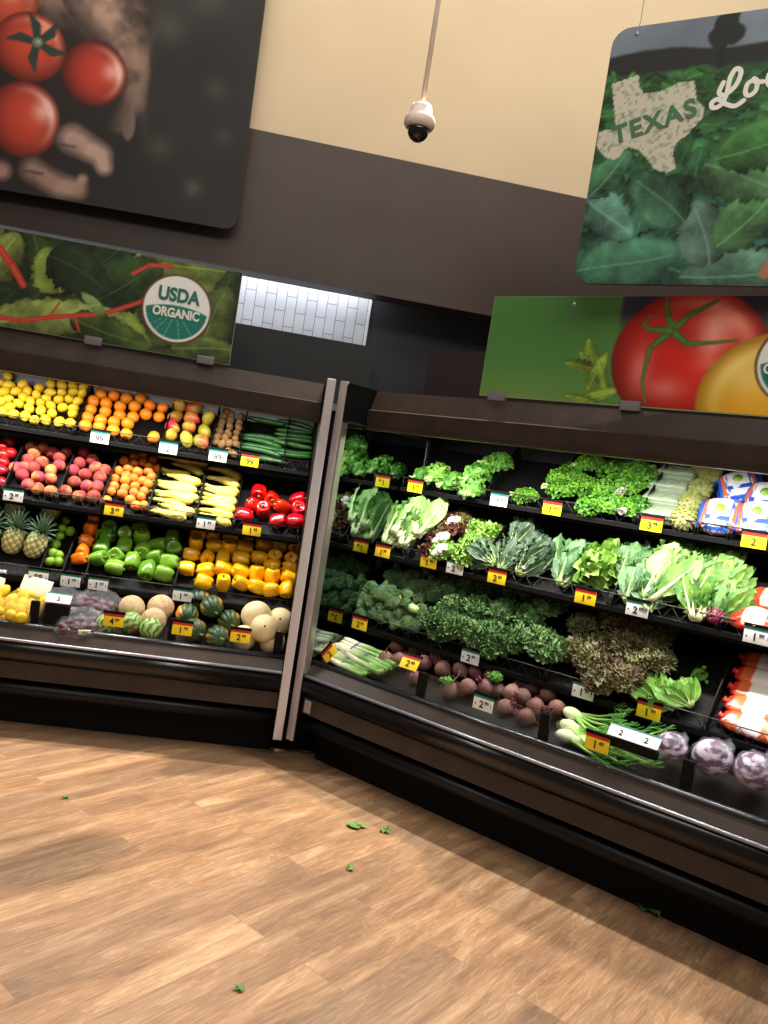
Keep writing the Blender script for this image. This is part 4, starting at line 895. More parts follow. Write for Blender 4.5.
# positions on the shelf beds: (along the case, up the slope) in metres
PT = {
'lemon': [(-1.721,0.416),(-1.689,0.332),(-1.617,0.359),(-1.694,0.265),(-1.631,0.289),(-1.572,0.306),(-1.518,0.353),(-1.467,0.408),(-1.401,0.413),(-1.338,0.424),(-1.277,0.428),(-1.446,0.33),(-1.382,0.345),(-1.323,0.368),(-1.268,0.37),(-1.512,0.283),(-1.576,0.246),(-1.649,0.207),(-1.581,0.181),(-1.527,0.221),(-1.451,0.268),(-1.381,0.274),(-1.326,0.295),(-1.271,0.291),(-1.468,0.218),(-1.406,0.209),(-1.339,0.208),(-1.278,0.218),(-1.619,0.139),(-1.514,0.155),(-1.446,0.151),(-1.38,0.141),(-1.268,0.17),(-1.682,0.173),(-1.643,0.09),(-1.579,0.082),(-1.513,0.081),(-1.455,0.06),(-1.397,0.075),(-1.32,0.077),(-1.258,0.08)],
'orange': [(-1.158,0.375),(-1.082,0.386),(-1.004,0.377),(-0.924,0.399),(-1.187,0.301),(-1.107,0.303),(-1.023,0.294),(-0.941,0.316),(-0.858,0.351),(-0.778,0.346),(-1.179,0.222),(-1.093,0.224),(-1.006,0.215),(-0.928,0.216),(-0.862,0.259),(-0.781,0.255),(-1.177,0.147),(-1.099,0.143),(-1.022,0.142),(-0.944,0.15),(-1.171,0.073),(-1.093,0.081),(-1.009,0.066),(-0.93,0.055),(-0.774,0.064)],
'mango': [(-0.69,0.38),(-0.597,0.378),(-0.687,0.276),(-0.587,0.289),(-0.494,0.314),(-0.684,0.176),(-0.592,0.199),(-0.498,0.186),(-0.68,0.103),(-0.585,0.09),(-0.498,0.093)],
'kiwi': [(-0.398,0.426),(-0.41,0.37),(-0.365,0.401),(-0.304,0.398),(-0.41,0.318),(-0.361,0.343),(-0.304,0.339),(-0.412,0.279),(-0.357,0.286),(-0.302,0.294),(-0.412,0.228),(-0.355,0.217),(-0.306,0.236),(-0.415,0.171),(-0.368,0.17),(-0.306,0.179),(-0.419,0.121),(-0.378,0.112),(-0.339,0.128),(-0.295,0.133),(-0.335,0.056),(-0.302,0.04)],
'cuke_l': [(-0.128,0.395),(-0.141,0.224),(-0.145,0.192),(-0.148,0.145),(-0.147,0.109),(-0.087,0.065)],
'cuke_r': [(0.079,0.408),(0.08,0.346),(0.084,0.299),(0.079,0.256),(0.079,0.215),(0.076,0.159),(0.083,0.118)],
'apple': [(-1.606,0.404),(-1.626,0.351),(-1.601,0.287),(-1.569,0.312),(-1.58,0.224),(-1.569,0.159),(-1.539,0.067)],
'peach_l': [(-1.477,0.392),(-1.407,0.397),(-1.444,0.347),(-1.347,0.37),(-1.273,0.394),(-1.46,0.279),(-1.383,0.28),(-1.297,0.341),(-1.282,0.275),(-1.504,0.201),(-1.462,0.216),(-1.413,0.222),(-1.315,0.222),(-1.452,0.151),(-1.364,0.153),(-1.297,0.156),(-1.398,0.081),(-1.339,0.062),(-1.266,0.057)],
'peach_r': [(-1.18,0.411),(-1.115,0.361),(-1.179,0.317),(-1.08,0.299),(-1.197,0.249),(-1.122,0.232),(-1.164,0.156),(-1.088,0.139),(-1.03,0.147),(-1.192,0.073),(-1.108,0.054),(-1.031,0.065),(-1.024,0.289),(-1.036,0.222)],
'apricot': [(-0.941,0.404),(-0.89,0.446),(-0.842,0.475),(-0.879,0.395),(-0.831,0.418),(-0.777,0.443),(-0.95,0.308),(-0.902,0.348),(-0.844,0.326),(-0.79,0.386),(-0.782,0.341),(-0.735,0.375),(-0.957,0.241),(-0.898,0.279),(-0.85,0.267),(-0.798,0.256),(-0.755,0.301),(-0.896,0.24),(-0.947,0.178),(-0.883,0.176),(-0.832,0.204),(-0.76,0.237),(-0.953,0.133),(-0.887,0.131),(-0.823,0.15),(-0.772,0.172),(-0.832,0.088),(-0.777,0.127),(-0.79,0.049),(-0.748,0.058),(-0.959,0.055)],
'squash_l': [(-0.648,0.489),(-0.551,0.496),(-0.561,0.425),(-0.634,0.374),(-0.588,0.329),(-0.62,0.267),(-0.575,0.256),(-0.618,0.182),(-0.555,0.189),(-0.61,0.104),(-0.555,0.075)],
'squash_r': [(-0.375,0.434),(-0.356,0.359),(-0.353,0.294),(-0.349,0.217),(-0.352,0.145),(-0.292,0.085)],
'redpep': [(-0.116,0.293),(-0.034,0.256),(-0.131,0.176),(-0.076,0.145),(0.036,0.203),(0.126,0.28),(0.134,0.196),(-0.178,0.083),(0.026,0.08),(0.127,0.097)],
'pineapple': [(-1.437,0.174),(-1.316,0.158)],
'pineapple_back': [(-1.549,0.451),(-1.295,0.472)],
'lime': [(-1.201,0.42),(-1.203,0.356),(-1.154,0.345),(-1.2,0.294),(-1.202,0.232),(-1.203,0.167),(-1.167,0.159),(-1.197,0.104),(-1.152,0.108)],
'orangepep': [(-1.067,0.439),(-1.067,0.369),(-1.068,0.275),(-1.071,0.204),(-1.064,0.14)],
'greenpep': [(-0.939,0.406),(-0.78,0.432),(-0.952,0.334),(-0.846,0.376),(-0.748,0.359),(-0.577,0.392),(-0.947,0.243),(-0.83,0.275),(-0.721,0.266),(-0.646,0.321),(-0.552,0.303),(-0.951,0.157),(-0.858,0.194),(-0.76,0.177),(-0.645,0.224),(-0.556,0.205),(-0.846,0.112),(-0.665,0.126),(-0.571,0.113)],
'yellowpep': [(-0.436,0.456),(-0.345,0.466),(-0.243,0.479),(-0.141,0.499),(-0.043,0.518),(0.047,0.521),(-0.438,0.373),(-0.326,0.38),(-0.243,0.381),(-0.15,0.399),(-0.04,0.443),(0.057,0.454),(0.149,0.456),(-0.449,0.283),(-0.354,0.283),(-0.264,0.289),(-0.159,0.305),(-0.054,0.336),(0.036,0.36),(0.134,0.368),(-0.456,0.176),(-0.347,0.182),(-0.252,0.213),(-0.151,0.21),(-0.055,0.207),(0.027,0.286),(0.037,0.202),(0.131,0.29),(0.138,0.213),(-0.343,0.093),(-0.234,0.105),(-0.134,0.123),(-0.043,0.112),(0.042,0.106),(0.13,0.121)],
'cantaloupe': [(-0.681,0.166),(-0.538,0.205),(-0.557,0.107)],
'watermelon': [(-0.684,0.08),(-0.569,0.06),(-0.766,0.03)],
'acorn': [(-0.348,0.356),(-0.282,0.29),(-0.406,0.235),(-0.328,0.124),(-0.211,0.069),(-0.179,0.225)],
'honeydew': [(-0.01,0.241),(0.03,0.155),(0.115,0.234),(0.085,0.075),(-0.073,0.058)],
'r1bunch': [(0.229,0.09),(0.485,0.002),(0.465,0.129),(0.507,0.253),(0.783,0.103)],
'curly': [(0.959,0.303),(1.036,0.365),(1.162,0.361),(1.284,0.368),(0.982,0.129),(1.08,0.176),(1.205,0.177),(1.307,0.216),(1.364,0.297),(1.176,0.045),(1.292,0.047),(1.399,0.073),(0.926,0.224)],
'clam': [(1.471,0.118),(1.467,0.223),(1.471,0.324),(1.475,0.428)],
'artichoke': [(1.636,0.104),(1.628,0.212),(1.626,0.333),(1.643,0.462),(1.577,0.306)],
'carrotbag': [(1.796,0.118),(1.803,0.353),(1.936,0.167),(1.913,0.345)],
'romaine': [(-0.01,0.189),(0.194,0.104),(0.058,0.33),(0.201,0.289),(0.129,0.042)],
'redleaf': [(0.392,0.087),(0.341,0.277),(0.275,0.42)],
'greenleaf': [(0.521,0.147),(0.476,0.311),(0.632,0.177),(0.535,0.417),(0.582,0.474)],
'dkale': [(0.847,0.153),(0.82,0.441),(0.983,0.231),(0.939,0.203),(1.067,0.175)],
'chardA': [(1.058,0.374),(1.164,0.203)],
'lettuceB': [(1.306,0.243)],
'collard': [(1.427,0.392),(1.517,0.157),(1.541,0.422),(1.649,0.058),(1.621,0.332)],
'chardB': [(1.707,0.356),(1.747,0.478),(1.833,0.392),(1.831,0.116),(1.93,0.213),(1.917,0.046)],
'redbag': [(2.025,0.177),(2.085,0.058)],
'broccoli': [(-0.111,0.313),(-0.0,0.373),(0.217,0.323),(0.329,0.315),(-0.155,0.166),(0.064,0.148),(0.264,0.129),(0.436,0.201),(-0.236,0.322),(0.348,0.448)],
'kale': [(0.468,0.341),(0.574,0.407),(0.691,0.426),(0.832,0.453),(0.962,0.431),(0.589,0.218),(0.722,0.239),(0.862,0.262),(0.999,0.277),(1.075,0.376),(0.729,0.09),(0.872,0.103),(1.009,0.115),(1.119,0.174),(1.193,0.111),(1.102,0.044),(0.56,0.108)],
'pkale': [(1.285,0.301),(1.423,0.376),(1.55,0.371),(1.646,0.371),(1.315,0.154),(1.403,0.219),(1.507,0.256),(1.616,0.262),(1.418,0.093),(1.522,0.1),(1.611,0.152),(1.684,0.204),(1.506,0.001),(1.608,0.04)],
'spinach': [(1.744,0.097),(1.836,0.085),(1.904,0.14),(1.824,0.249)],
'longbag': [(2.041,0.352),(2.054,0.262),(2.063,0.19),(2.075,0.121),(2.085,0.059)],
'leek': [(0.004,0.189),(0.144,0.181),(0.248,0.202),(0.304,0.264),(-0.099,0.22),(0.189,0.06)],
'beet': [(0.257,0.417),(0.336,0.295),(0.426,0.33),(0.496,0.345),(0.351,0.169),(0.424,0.197),(0.559,0.237),(0.597,0.321),(0.674,0.236),(0.687,0.358),(0.761,0.272),(0.807,0.421),(0.843,0.295),(0.932,0.303),(0.951,0.206),(0.873,0.164),(1.084,0.327),(1.159,0.32),(1.207,0.384),(1.244,0.292),(1.148,0.221),(1.091,0.217),(1.239,0.182),(1.33,0.215)],
'fennel': [(1.345,0.276),(1.394,0.199),(1.445,0.144),(1.522,0.155),(1.596,0.221)],
'cabbage': [(1.876,0.242),(2.035,0.274),(2.182,0.266)],
}
# ------------------------------------------------------------------ stocking the shelves
R2 = random.Random(77)
ORD = ['first', 'second', 'third', 'fourth', 'fifth', 'sixth', 'seventh', 'eighth', 'ninth', 'tenth', 'eleventh', 'twelfth']
def spawn(spec, M, label, cat, group=None, sc=1):
    name, me, kids = spec
    o = link(name, me); o.matrix_world = M @ SCL(sc); tag(o, label, cat, group)
    for kn, km, kM in kids:
        link(kn, km, o, kM)
    return o
def rows_of(pts, tol):
    """row (from the wire front up) and place from the left for every item"""
    idx = sorted(range(len(pts)), key=lambda i: pts[i][1]); rows = []; 
    for i in idx:
        if rows and pts[i][1]-rows[-1][0] < tol: rows[-1][1].append(i)
        else: rows.append([pts[i][1], [i]])
    out = {}
    for r, (s, L) in enumerate(rows):
        L.sort(key=lambda i: pts[i][0])
        for c, i in enumerate(L): out[i] = (r, c, len(rows), len(L))
    return out
def place_text(r, c, nr, nc):
    rt = 'front row' if r == 0 else ('back row' if r == nr-1 else ORD[r]+' row up')
    if nr == 1: rt = ''
    ct = '' if nc == 1 else (('leftmost' if c == 0 else 'rightmost' if c == nc-1 else ORD[c]+' from left'))
    return ', '.join(x for x in (rt, ct) if x)
def stock(key, case, row, pts, h, desc, cat, group, mode='rand', sc=1, tol=.045, jit=0):
    sp = P[key]; F = slope_M(case, row); lab = rows_of(pts, tol); res = []
    for i, (u, s) in enumerate(pts):
        sd = R2.randrange(len(sp)); base = F @ T(u, s, h+(R2.uniform(-.022, .02) if mode == 'face' else 0))
        k = sc*R2.uniform(.94, 1.05)
        if mode == 'rand': rot = Euler((R2.uniform(0, 6.28), R2.uniform(0, 6.28), R2.uniform(0, 6.28))).to_matrix().to_4x4()
        elif mode == 'up': rot = RX(-TH*.5+R2.uniform(-.4, .4)) @ RY(R2.uniform(-.35, .35)) @ RZ(R2.uniform(0, 6.28))
        elif mode == 'pepper': rot = R2.choice((RX(pi/2+R2.uniform(-.5, .5)), RY(pi/2+R2.uniform(-.6, .6)), RX(R2.uniform(-.7, .7)), RY(-pi/2+R2.uniform(-.5, .5)))) @ RZ(R2.uniform(0, 6.28))
        elif mode == 'along': rot = RZ(R2.uniform(-.12, .12)) @ RX(R2.uniform(-.5, .5))
        elif mode == 'tilted': rot = RZ(-.12+R2.uniform(-.14, .14)) @ RX(R2.uniform(-.5, .5))
        elif mode == 'upslope': rot = RZ(pi/2+R2.uniform(-.35, .25)) @ RX(R2.uniform(-.2, .2))
        elif mode == 'face': rot = RX(-TH*.4) @ RZ(R2.uniform(0, 6.28))
        elif mode == 'any': rot = RZ(R2.uniform(0, 6.28)) @ RX(R2.uniform(-.25, .25))
        else: rot = mode
        p = place_text(*lab[i]); res.append(spawn(sp[sd], base @ rot, desc+(', '+p if p else ''), cat, group, k))
    return res
lift = lambda L, d: [(u, s+d) for u, s in L]
stock('lemon', 1, 1, PT['lemon']+[(-1.75, .34), (-1.76, .26), (-1.75, .18), (-1.74, .10), (-1.83, .38), (-1.84, .3), (-1.83, .21), (-1.83, .12)], .030, 'yellow lemon in the top-left bin', 'lemon', 'loose lemons in the top-left bin', tol=.05)
stock('orange', 1, 1, PT['orange'], .037, 'orange in the top-shelf orange bin', 'orange', 'oranges on the top shelf', tol=.05)
stock('mango', 1, 1, PT['mango'], .040, 'mango in the top-shelf mango bin', 'mango', 'mangoes on the top shelf', tol=.05)
stock('kiwi', 1, 1, PT['kiwi'], .025, 'brown kiwi in narrow top-shelf bin', 'kiwi', 'kiwis in the narrow top bin', tol=.04)
stock('cucumber', 1, 1, [(-.135, .40), (-.14, .225), (-.144, .185), (-.146, .145), (-.146, .10), (-.10, .045)], .022, 'dark cucumber in left stack of the cucumber bin', 'cucumber', 'cucumbers stacked on the left', mode='tilted', tol=.01, sc=1.06)
stock('cucumber', 1, 1, [(.045, s) for _, s in PT['cuke_r']], .022, 'dark cucumber in right stack of the cucumber bin', 'cucumber', 'cucumbers stacked on the right', mode='along', tol=.01, sc=1.0)
stock('apple', 1, 2, PT['apple']+[(-1.67, .12), (-1.68, .2), (-1.66, .28)], .037, 'red apple in the second-shelf far left bin', 'apple', 'red apples at the far left', tol=.05)
stock('peach', 1, 2, PT['peach_l'], .038, 'red-gold peach in the left peach bin', 'peach', 'peaches in the left peach bin', tol=.05)
stock('peach', 1, 2, PT['peach_r'], .038, 'red-gold peach in the right peach bin', 'peach', 'peaches in the right peach bin', tol=.05)
stock('apricot', 1, 2, PT['apricot'], .030, 'small orange apricot in the second-shelf bin', 'apricot', 'apricots on the second shelf', tol=.04)
stock('yellow_squash', 1, 2, PT['squash_l']+[(-.60, .24), (-.585, .16), (-.59, .05), (-.57, .33), (-.60, .02)], .026, 'yellow squash in left of two squash bins', 'squash', 'yellow squash in the left bin', mode='tilted', tol=.012, sc=1.12)
stock('yellow_squash', 1, 2, [(-.338, s) for u, s in PT['squash_r']]+[(-.34, .265), (-.335, .195), (-.34, .035)], .026, 'yellow squash in right of two squash bins', 'squash', 'yellow squash in the right bin', mode='tilted', tol=.012, sc=1.12)
stock('red_bell_pepper', 1, 2, PT['redpep'], .045, 'glossy red bell pepper on second shelf by end post', 'bell pepper', 'red bell peppers', 'pepper', tol=.05, sc=1.14)
FS = slope_M(1, 3)
for (u, s), lb, k in zip([(-1.43, .16), (-1.305, .15), (-1.56, .15), (-1.50, .40), (-1.30, .42)], ['pineapple in the third-shelf front row, second from the bin divider', 'pineapple in the third-shelf front row, beside the lime bin', 'pineapple at the left picture edge, third-shelf front row', 'pineapple behind in shade at the left of third shelf', 'pineapple behind in shade, back corner beside lime bin'], (1, 1, 1, .9, .9)):
    spawn(P['pineapple'][0], FS @ T(u+.01, s+.035, .064) @ RX(-.5+R2.uniform(-.05, .05)) @ RY(.22+R2.uniform(-.08, .08)) , 'golden green '+lb, 'pineapple', 'pineapples', .92*k)
stock('lime', 1, 3, PT['lime'], .030, 'green lime in narrow third-shelf bin', 'lime', 'limes in the narrow bin', tol=.04)
stock('orange_bell_pepper', 1, 3, [(-1.045, s) for u, s in PT['orangepep']], .045, 'orange bell pepper in narrow third-shelf bin', 'bell pepper', 'orange bell peppers', 'pepper', sc=.98)
stock('green_bell_pepper', 1, 3, PT['greenpep'], .046, 'green bell pepper on the third shelf', 'bell pepper', 'green bell peppers', 'pepper', sc=1.2, tol=.05)
stock('yellow_bell_pepper', 1, 3, PT['yellowpep'], .044, 'yellow bell pepper on the third shelf', 'bell pepper', 'yellow bell peppers', 'pepper', sc=1.1, tol=.05)
stock('cantaloupe', 1, 4, [(-.70, .21), (-.55, .25), (-.565, .13)], .062, 'tan cantaloupe on the bottom deck', 'melon', 'cantaloupes', tol=.06, sc=.95)
stock('mini_watermelon', 1, 4, [(-.675, .085), (-.565, .055)], .058, 'small striped watermelon behind front glass', 'watermelon', 'mini watermelons', tol=.005)
spawn(P['mini_watermelon'][1], slope_M(1, 4) @ T(-.80, .05, .055), 'small striped watermelon behind the yellow tag, leftmost of three', 'watermelon', 'mini watermelons', .9)
for (u, s, h), lb in zip([(-.35, .33, .09), (-.27, .23, .13), (-.40, .22, .06), (-.34, .09, .062), (-.21, .055, .06), (-.165, .20, .07)],
                         ['green and yellow acorn squash at the back of the heap', 'large dark acorn squash with yellow tip, top of the heap', 'dark green acorn squash lying left in the heap', 'acorn squash with orange patch, behind the yellow tag', 'acorn squash facing front, bottom of the heap', 'small acorn squash with orange patch, right of the heap']):
    spawn(P['acorn'][R2.randrange(3)], slope_M(1, 4) @ T(u, s, h) @ RX(R2.uniform(1, 2)) @ RY(R2.uniform(-.8, .8)), lb, 'acorn squash', 'acorn squashes on the bottom deck', 1.1)
for (u, s, h, k), lb in zip([(-.02, .24, .10, 1.1), (.035, .09, .13, 1), (.115, .25, .075, 1), (.09, .085, .05, .9), (-.07, .09, .05, .9)],
                         ['large pale melon at the back of the corner heap', 'round cream melon on top of the corner heap', 'pale melon against the end panel, rear right', 'pale melon low at front right by end panel', 'pale melon low at front behind the yellow tag']):
    spawn(P['honeydew'][R2.randrange(3)], slope_M(1, 4) @ T(u, s, h) @ RX(R2.uniform(.6, 1.6)), lb, 'melon', 'pale melons by the end panel', k)
# net bags of lemons
m_net = mat('yellow_net', (246, 216, 90), .5, alpha=.2); m_baglabel = mat('white_bag_label', (240, 238, 226), .4); m_ylabel = mat('yellow_bag_edge', (240, 200, 40), .4)
for (u, s, rz), lb in zip([(-1.46, .11, .1), (-1.255, .09, -.25), (-1.68, .11, .0)], ['mesh bag of lemons with white header, second from the left edge', 'mesh bag of lemons with white flap beside the flat price card', 'mesh bag of lemons cut by the left picture edge']):
    B_ = empty('bag_of_lemons', slope_M(1, 4) @ T(u, s, .03) @ RZ(rz)); tag(B_, lb, 'bag of lemons', 'mesh bags of lemons'); r = random.Random(int(u*-100))
    for ix in range(3):
        for iy in range(4):
            for iz in range(2):
                if iz and (ix == 1 and iy == 3): continue
                o = link('lemon', P['lemon'][0][1], B_, T((ix-1)*.062+r.uniform(-.008, .008)+.03*iz*(iy % 2), (iy-1.5)*.058, .0+iz*.045) @ RZ(r.uniform(0, 6)) @ RX(r.uniform(0, 6)))
    link('net', MB().blob(pillow(.22, .25, .16, 3, .03), 28, 18).mesh('net', m_net), B_, T(0, 0, .02))
    link('header', MB().bbox(-.085, .085, -.002, .002, 0, .085, .0015).mesh('header', m_baglabel), B_, T(.0, .125, .05) @ RX(-.75))
    link('header_trim', MB().bbox(-.095, .095, -.0015, .0015, -.012, .0, .0008).mesh('header_trim', m_ylabel), B_, T(.0, .125, .05) @ RX(-.75))
# bags of red potatoes
m_pot = mat('red_potato_skin', (84, 18, 34), .5, col2=(54, 12, 28), nscale=20, rnd=.3); potm = MB().blob(ball_fn(.030, .026, .025, .06, 3), 14, 10).mesh('red_potato', m_pot)
for (u, s, rz), lb in zip([(-.93, .03, .2), (-.88, .22, -.3), (-1.06, .20, .3)], ['clear bag of red potatoes with green sticker, at the front glass', 'clear bag of red potatoes lying at the back right', 'clear bag of red potatoes behind the flat price card']):
    B_ = empty('bag_of_potatoes', slope_M(1, 4) @ T(u, s, .03) @ RZ(rz)); tag(B_, lb, 'bag of potatoes', 'clear bags of red potatoes'); r = random.Random(int(u*-100))
    for k in range(20): link('red_potato', potm, B_, T(((k % 4)-1.5)*.048+r.uniform(-.01, .01), ((k//4 % 3)-1)*.05+r.uniform(-.01, .01), .0+(k//12)*.04) @ RZ(r.uniform(0, 6)))
    link('film', MB().blob(lambda t, p: tuple(v*(1+.05*sin(9*p+7*t)+.04*sin(17*p-23*t)) for v in pillow(.24, .19, .14, 5, .05)(t, p)), 50, 30).mesh('film', m_cling), B_, T(0, 0, .02))
    link('sticker', MB().bbox(-.03, .03, -.002, .002, -.015, .015, .001).mesh('sticker', m_baglabel), B_, T(.03, -.085, .03))
    link('sticker_spot', MB().bbox(-.014, .014, -.003, .0, -.007, .007, .001).mesh('sticker_spot', mat('green_patch', (110, 170, 80), .5)), B_, T(.03, -.0865, .03))

# ---- right-hand case: greens
E_ = [(u, s) for u, s in PT['curly']]
stock('parsley', 2, 1, E_, .045, 'curly green parsley bunch in the big top-shelf heap', 'parsley', 'curly parsley heap', 'face', sc=1.0, tol=.09)
FS = slope_M(2, 1)
for (u, s, h, k, key), lb in zip([(.10, .10, .03, .9, 'cilantro'), (.21, .10, .045, 1.2, 'cilantro'), (.34, .06, .04, 1.05, 'cilantro'), (.46, .13, .06, 1.25, 'cilantro'), (.53, .25, .06, 1.15, 'cilantro'), (.49, .02, .05, 1.15, 'cilantro'), (.80, .05, .03, .85, 'parsley')],
                                 ['leafy cilantro bunch at the mirrored end, top shelf', 'leafy cilantro bunch second from the mirrored end', 'low cilantro bunch with white stems, top shelf middle', 'tall bright cilantro bunch leaning on the divider', 'bright cilantro bunch reaching highest by the divider', 'bright cilantro bunch spilling over the front rail', 'small lone parsley bunch right of the empty slot']):
    spawn(P[key][R2.randrange(3)], FS @ T(u, s, h) @ RX(-.3) @ RZ(R2.uniform(0, 3)), lb, 'herb bunch', 'loose herb bunches on the top shelf', k)
for k in range(4):
    spawn(P['clamshell'][0], FS @ T(1.50, .065+.105*k, .035+.004*k) @ RX(-.30), 'clear clamshell box of white sprouts, '+['front of four', 'second of four from front', 'third of four from front', 'rearmost of four'][k], 'clamshell box', 'sprout clamshells', 1.12)
for i, (u, s) in enumerate([(1.645, .055), (1.64, .165), (1.65, .275), (1.665, .385), (1.61, .45)]):
    spawn(P['artichoke'][0], FS @ T(u, s, .05) @ RX(-.4+.2*i), 'green artichoke beside the clamshells, '+['front', 'second up', 'third up', 'fourth up', 'rearmost'][i], 'artichoke', 'artichokes', 1.05)
for (u, s, a, tl), lb in zip([(1.80, .085, 0, 0), (1.815, .31, .45, .3), (1.955, .10, .1, 0), (1.95, .24, -.1, 0), (2.1, .1, 0, 0)], ['front bag of baby carrots behind the wire, left of the divider', 'tilted bag of baby carrots lying higher, left of divider', 'bag of baby carrots right of the divider, in front', 'bag of baby carrots right of the divider, behind', 'bag of baby carrots beyond the right picture edge']):
    if u < 2.05: spawn(P['carrot_bag'][0], FS @ T(u, s+.01, .055) @ RX(.28-tl*.5) @ RZ(a), 'blue and white '+lb, 'bag of carrots', 'baby carrot bags', 1.2)
FS = slope_M(2, 2)
for (u, s, h, rz), lb in zip([(.07, .04, .02, -.1), (.17, .05, .025, .05), (.12, .08, .075, -.25), (.235, .12, .06, .1)],
                             ['romaine bunch closest to the mirrored end', 'romaine bunch with purple band at front, second from mirror', 'romaine bunch lying on top of the other romaine', 'romaine bunch next to the red leaf lettuce']):
    spawn(P['romaine'][R2.randrange(3)], FS @ T(u, s, h) @ RZ(pi/2+rz) @ RX(.1), lb, 'romaine', 'romaine bunches', 1.08)
for key, pts, ds, grp in (('red_leaf', [(.37, .05), (.36, .17), (.34, .30), (.42, .22), (.41, .34)], 'red leaf lettuce beside the romaine', 'red leaf lettuces'), ('green_leaf', [(.47, .05), (.60, .06), (.58, .17), (.53, .29), (.62, .28)], 'frilly green leaf lettuce left of black divider', 'green leaf lettuces')):
    stock(key, 2, 2, pts, .05, ds, 'lettuce', grp, 'face', sc=.92, tol=.08)
for (u, s, rz), lb in zip([(.46, .03, -.5), (.41, .12, -.6), (.40, .26, -.6)], ['lowest', 'middle', 'highest']):
    o = empty('lettuce_heart', FS @ T(u, s, .095) @ RZ(pi/2+rz)); tag(o, 'pale banded lettuce butt among the red leaf, %s of three' % lb, 'lettuce', 'pale lettuce butts')
    link('butt', MB().blob(lambda t, p: (-.06+.12*t, (.032*sin(pi*t)**.5*(.6+.5*t)+.001)*cos(p)*(1+.08*cos(6*p)), (.030*sin(pi*t)**.5*(.6+.5*t)+.001)*sin(p)), 18, 10).mesh('butt', L_white), o)
    link('band', band(.0, .033, .031, .03, L_band), o)
for (u, s, rz, h), lb in zip([(.83, .03, -.15, .03), (.80, .22, -.1, .03), (.93, .03, -.35, .03), (.92, .10, -.5, .05), (1.02, .08, .2, .03), (.78, .05, 1.2, .04)], ['front left, near divider', 'standing tall with purple band at the back', 'front centre', 'lying across the middle', 'front right with orange band', 'lying sideways by the divider']):
    spawn(P['lacinato'][R2.randrange(3)], FS @ T(u, s, h) @ RZ(pi/2+rz), 'dark green kale bunch '+lb, 'kale', 'dark kale bunches on the second shelf', .95)
for (u, s, rz), lb in zip([(1.12, .10, -.2), (1.17, .02, -.1)], ['broad blue-green collard bunch with orange band, upper', 'broad blue-green collard bunch leaning on the rail, lower']):
    spawn(P['collard'][R2.randrange(3)], FS @ T(u, s, .03) @ RZ(pi/2+rz), lb, 'collard greens', 'collard bunches left of the lettuce', .92)
spawn(P['pale_lettuce'][0], FS @ T(1.31, .20, .05) @ RZ(pi/2-.25), 'pale crinkled lettuce head standing alone mid second shelf', 'lettuce', None, 1.25)
for (u, s, rz, key, k), lb in zip([(1.44, .13, -.1, 'collard', .95), (1.52, .0, -.1, 'collard', .95), (1.60, .03, -.35, 'romaine', 1.15), (1.56, .16, -.45, 'romaine', 1.1), (1.62, -.02, .3, 'collard', .8)],
                                  ['dark collard bunch standing behind the white price tag', 'collard bunch with white butt, above the white price tag', 'large pale green bunch with purple band and long rib', 'pale green bunch lying across the back of the bin', 'small collard leaves hanging over the rail']):
    spawn(P[key][R2.randrange(3)], FS @ T(u, s, .035) @ RZ(pi/2+rz), lb, 'leafy greens', 'leafy green bunches in the middle bin', k)
for (u, s, rz, sd), lb in zip([(1.73, .12, -.15, 0), (1.80, .06, -.3, 1), (1.87, .12, -.1, 0), (1.83, -.01, .1, 2), (1.90, .0, -.2, 0), (1.79, .22, -.4, 1)],
                              ['chard bunch with magenta stalks, leftmost', 'chard bunch with white stalks and green tips', 'chard bunch with magenta butt in the centre', 'low chard bunch spilling over the rail', 'chard bunch against the right divider', 'chard bunch highest at the back']):
    spawn(P['chard'][sd], FS @ T(u, s, .035) @ RZ(pi/2+rz), lb, 'chard', 'chard bunches', .98)
for (u, s), lb in zip([(2.06, .06), (2.10, .19)], ['red printed produce bag at right edge, lower', 'red printed produce bag at right edge, upper']):
    spawn(P['red_bag'][0], FS @ T(u, s, .05) @ RX(-.1), lb, 'produce bag', 'red printed bags', 1)
# third shelf
FS = slope_M(2, 3)
i = 0
for (u, s, h, rz) in [(.08, .10, .02, -1.3), (.20, .09, .02, -1.7), (.33, .09, .02, -1.5), (.06, .17, .05, -1.9), (.17, .17, .07, 2.7), (.29, .16, .07, 2.9), (.42, .12, .02, -2.2), (.12, .33, .05, -1.0), (.25, .33, .06, -1.8), (.37, .29, .05, -1.2)]:
    spawn(P['broccoli'][i % 3], FS @ T(u, s, h) @ RZ(rz) @ RY(.22), 'green broccoli bunch on third shelf, '+['front left by mirror', 'front, second from mirror', 'front, third from mirror', 'middle row by mirror', 'stalk turned up in middle', 'middle row, third from mirror', 'front, next to the kale', 'back row, left', 'back row, middle', 'back row by the kale'][i], 'broccoli', 'broccoli bunches', 1.08); i += 1
stock('kale', 2, 3, [(u, s+.01) for u, s in PT['kale'] if s > .09]+[(.60, .08), (.70, .09), (.82, .08), (.94, .08)], .08, 'curly green kale bunch in the big heap', 'kale', 'curly kale heap', 'face', sc=1.0, tol=.09)
stock('purple_kale', 2, 3, [(u, s+.03) for u, s in PT['pkale'] if u > 1.28], .07, 'brownish purple kale bunch in the heap', 'kale', 'purple kale heap', 'face', sc=.95, tol=.09)
stock('spinach', 2, 3, [(1.75, .05), (1.83, .03), (1.89, .07)], .03, 'bunch of bright spinach above the yellow tag', 'spinach', 'spinach bunches', RZ(2.6), sc=1.0, tol=.2)
o = spawn(P['spinach'][0], FS @ T(1.83, .24, .012) @ RZ(.4), 'few loose leaves lying on the bare black bed', 'loose leaves', None, .5)
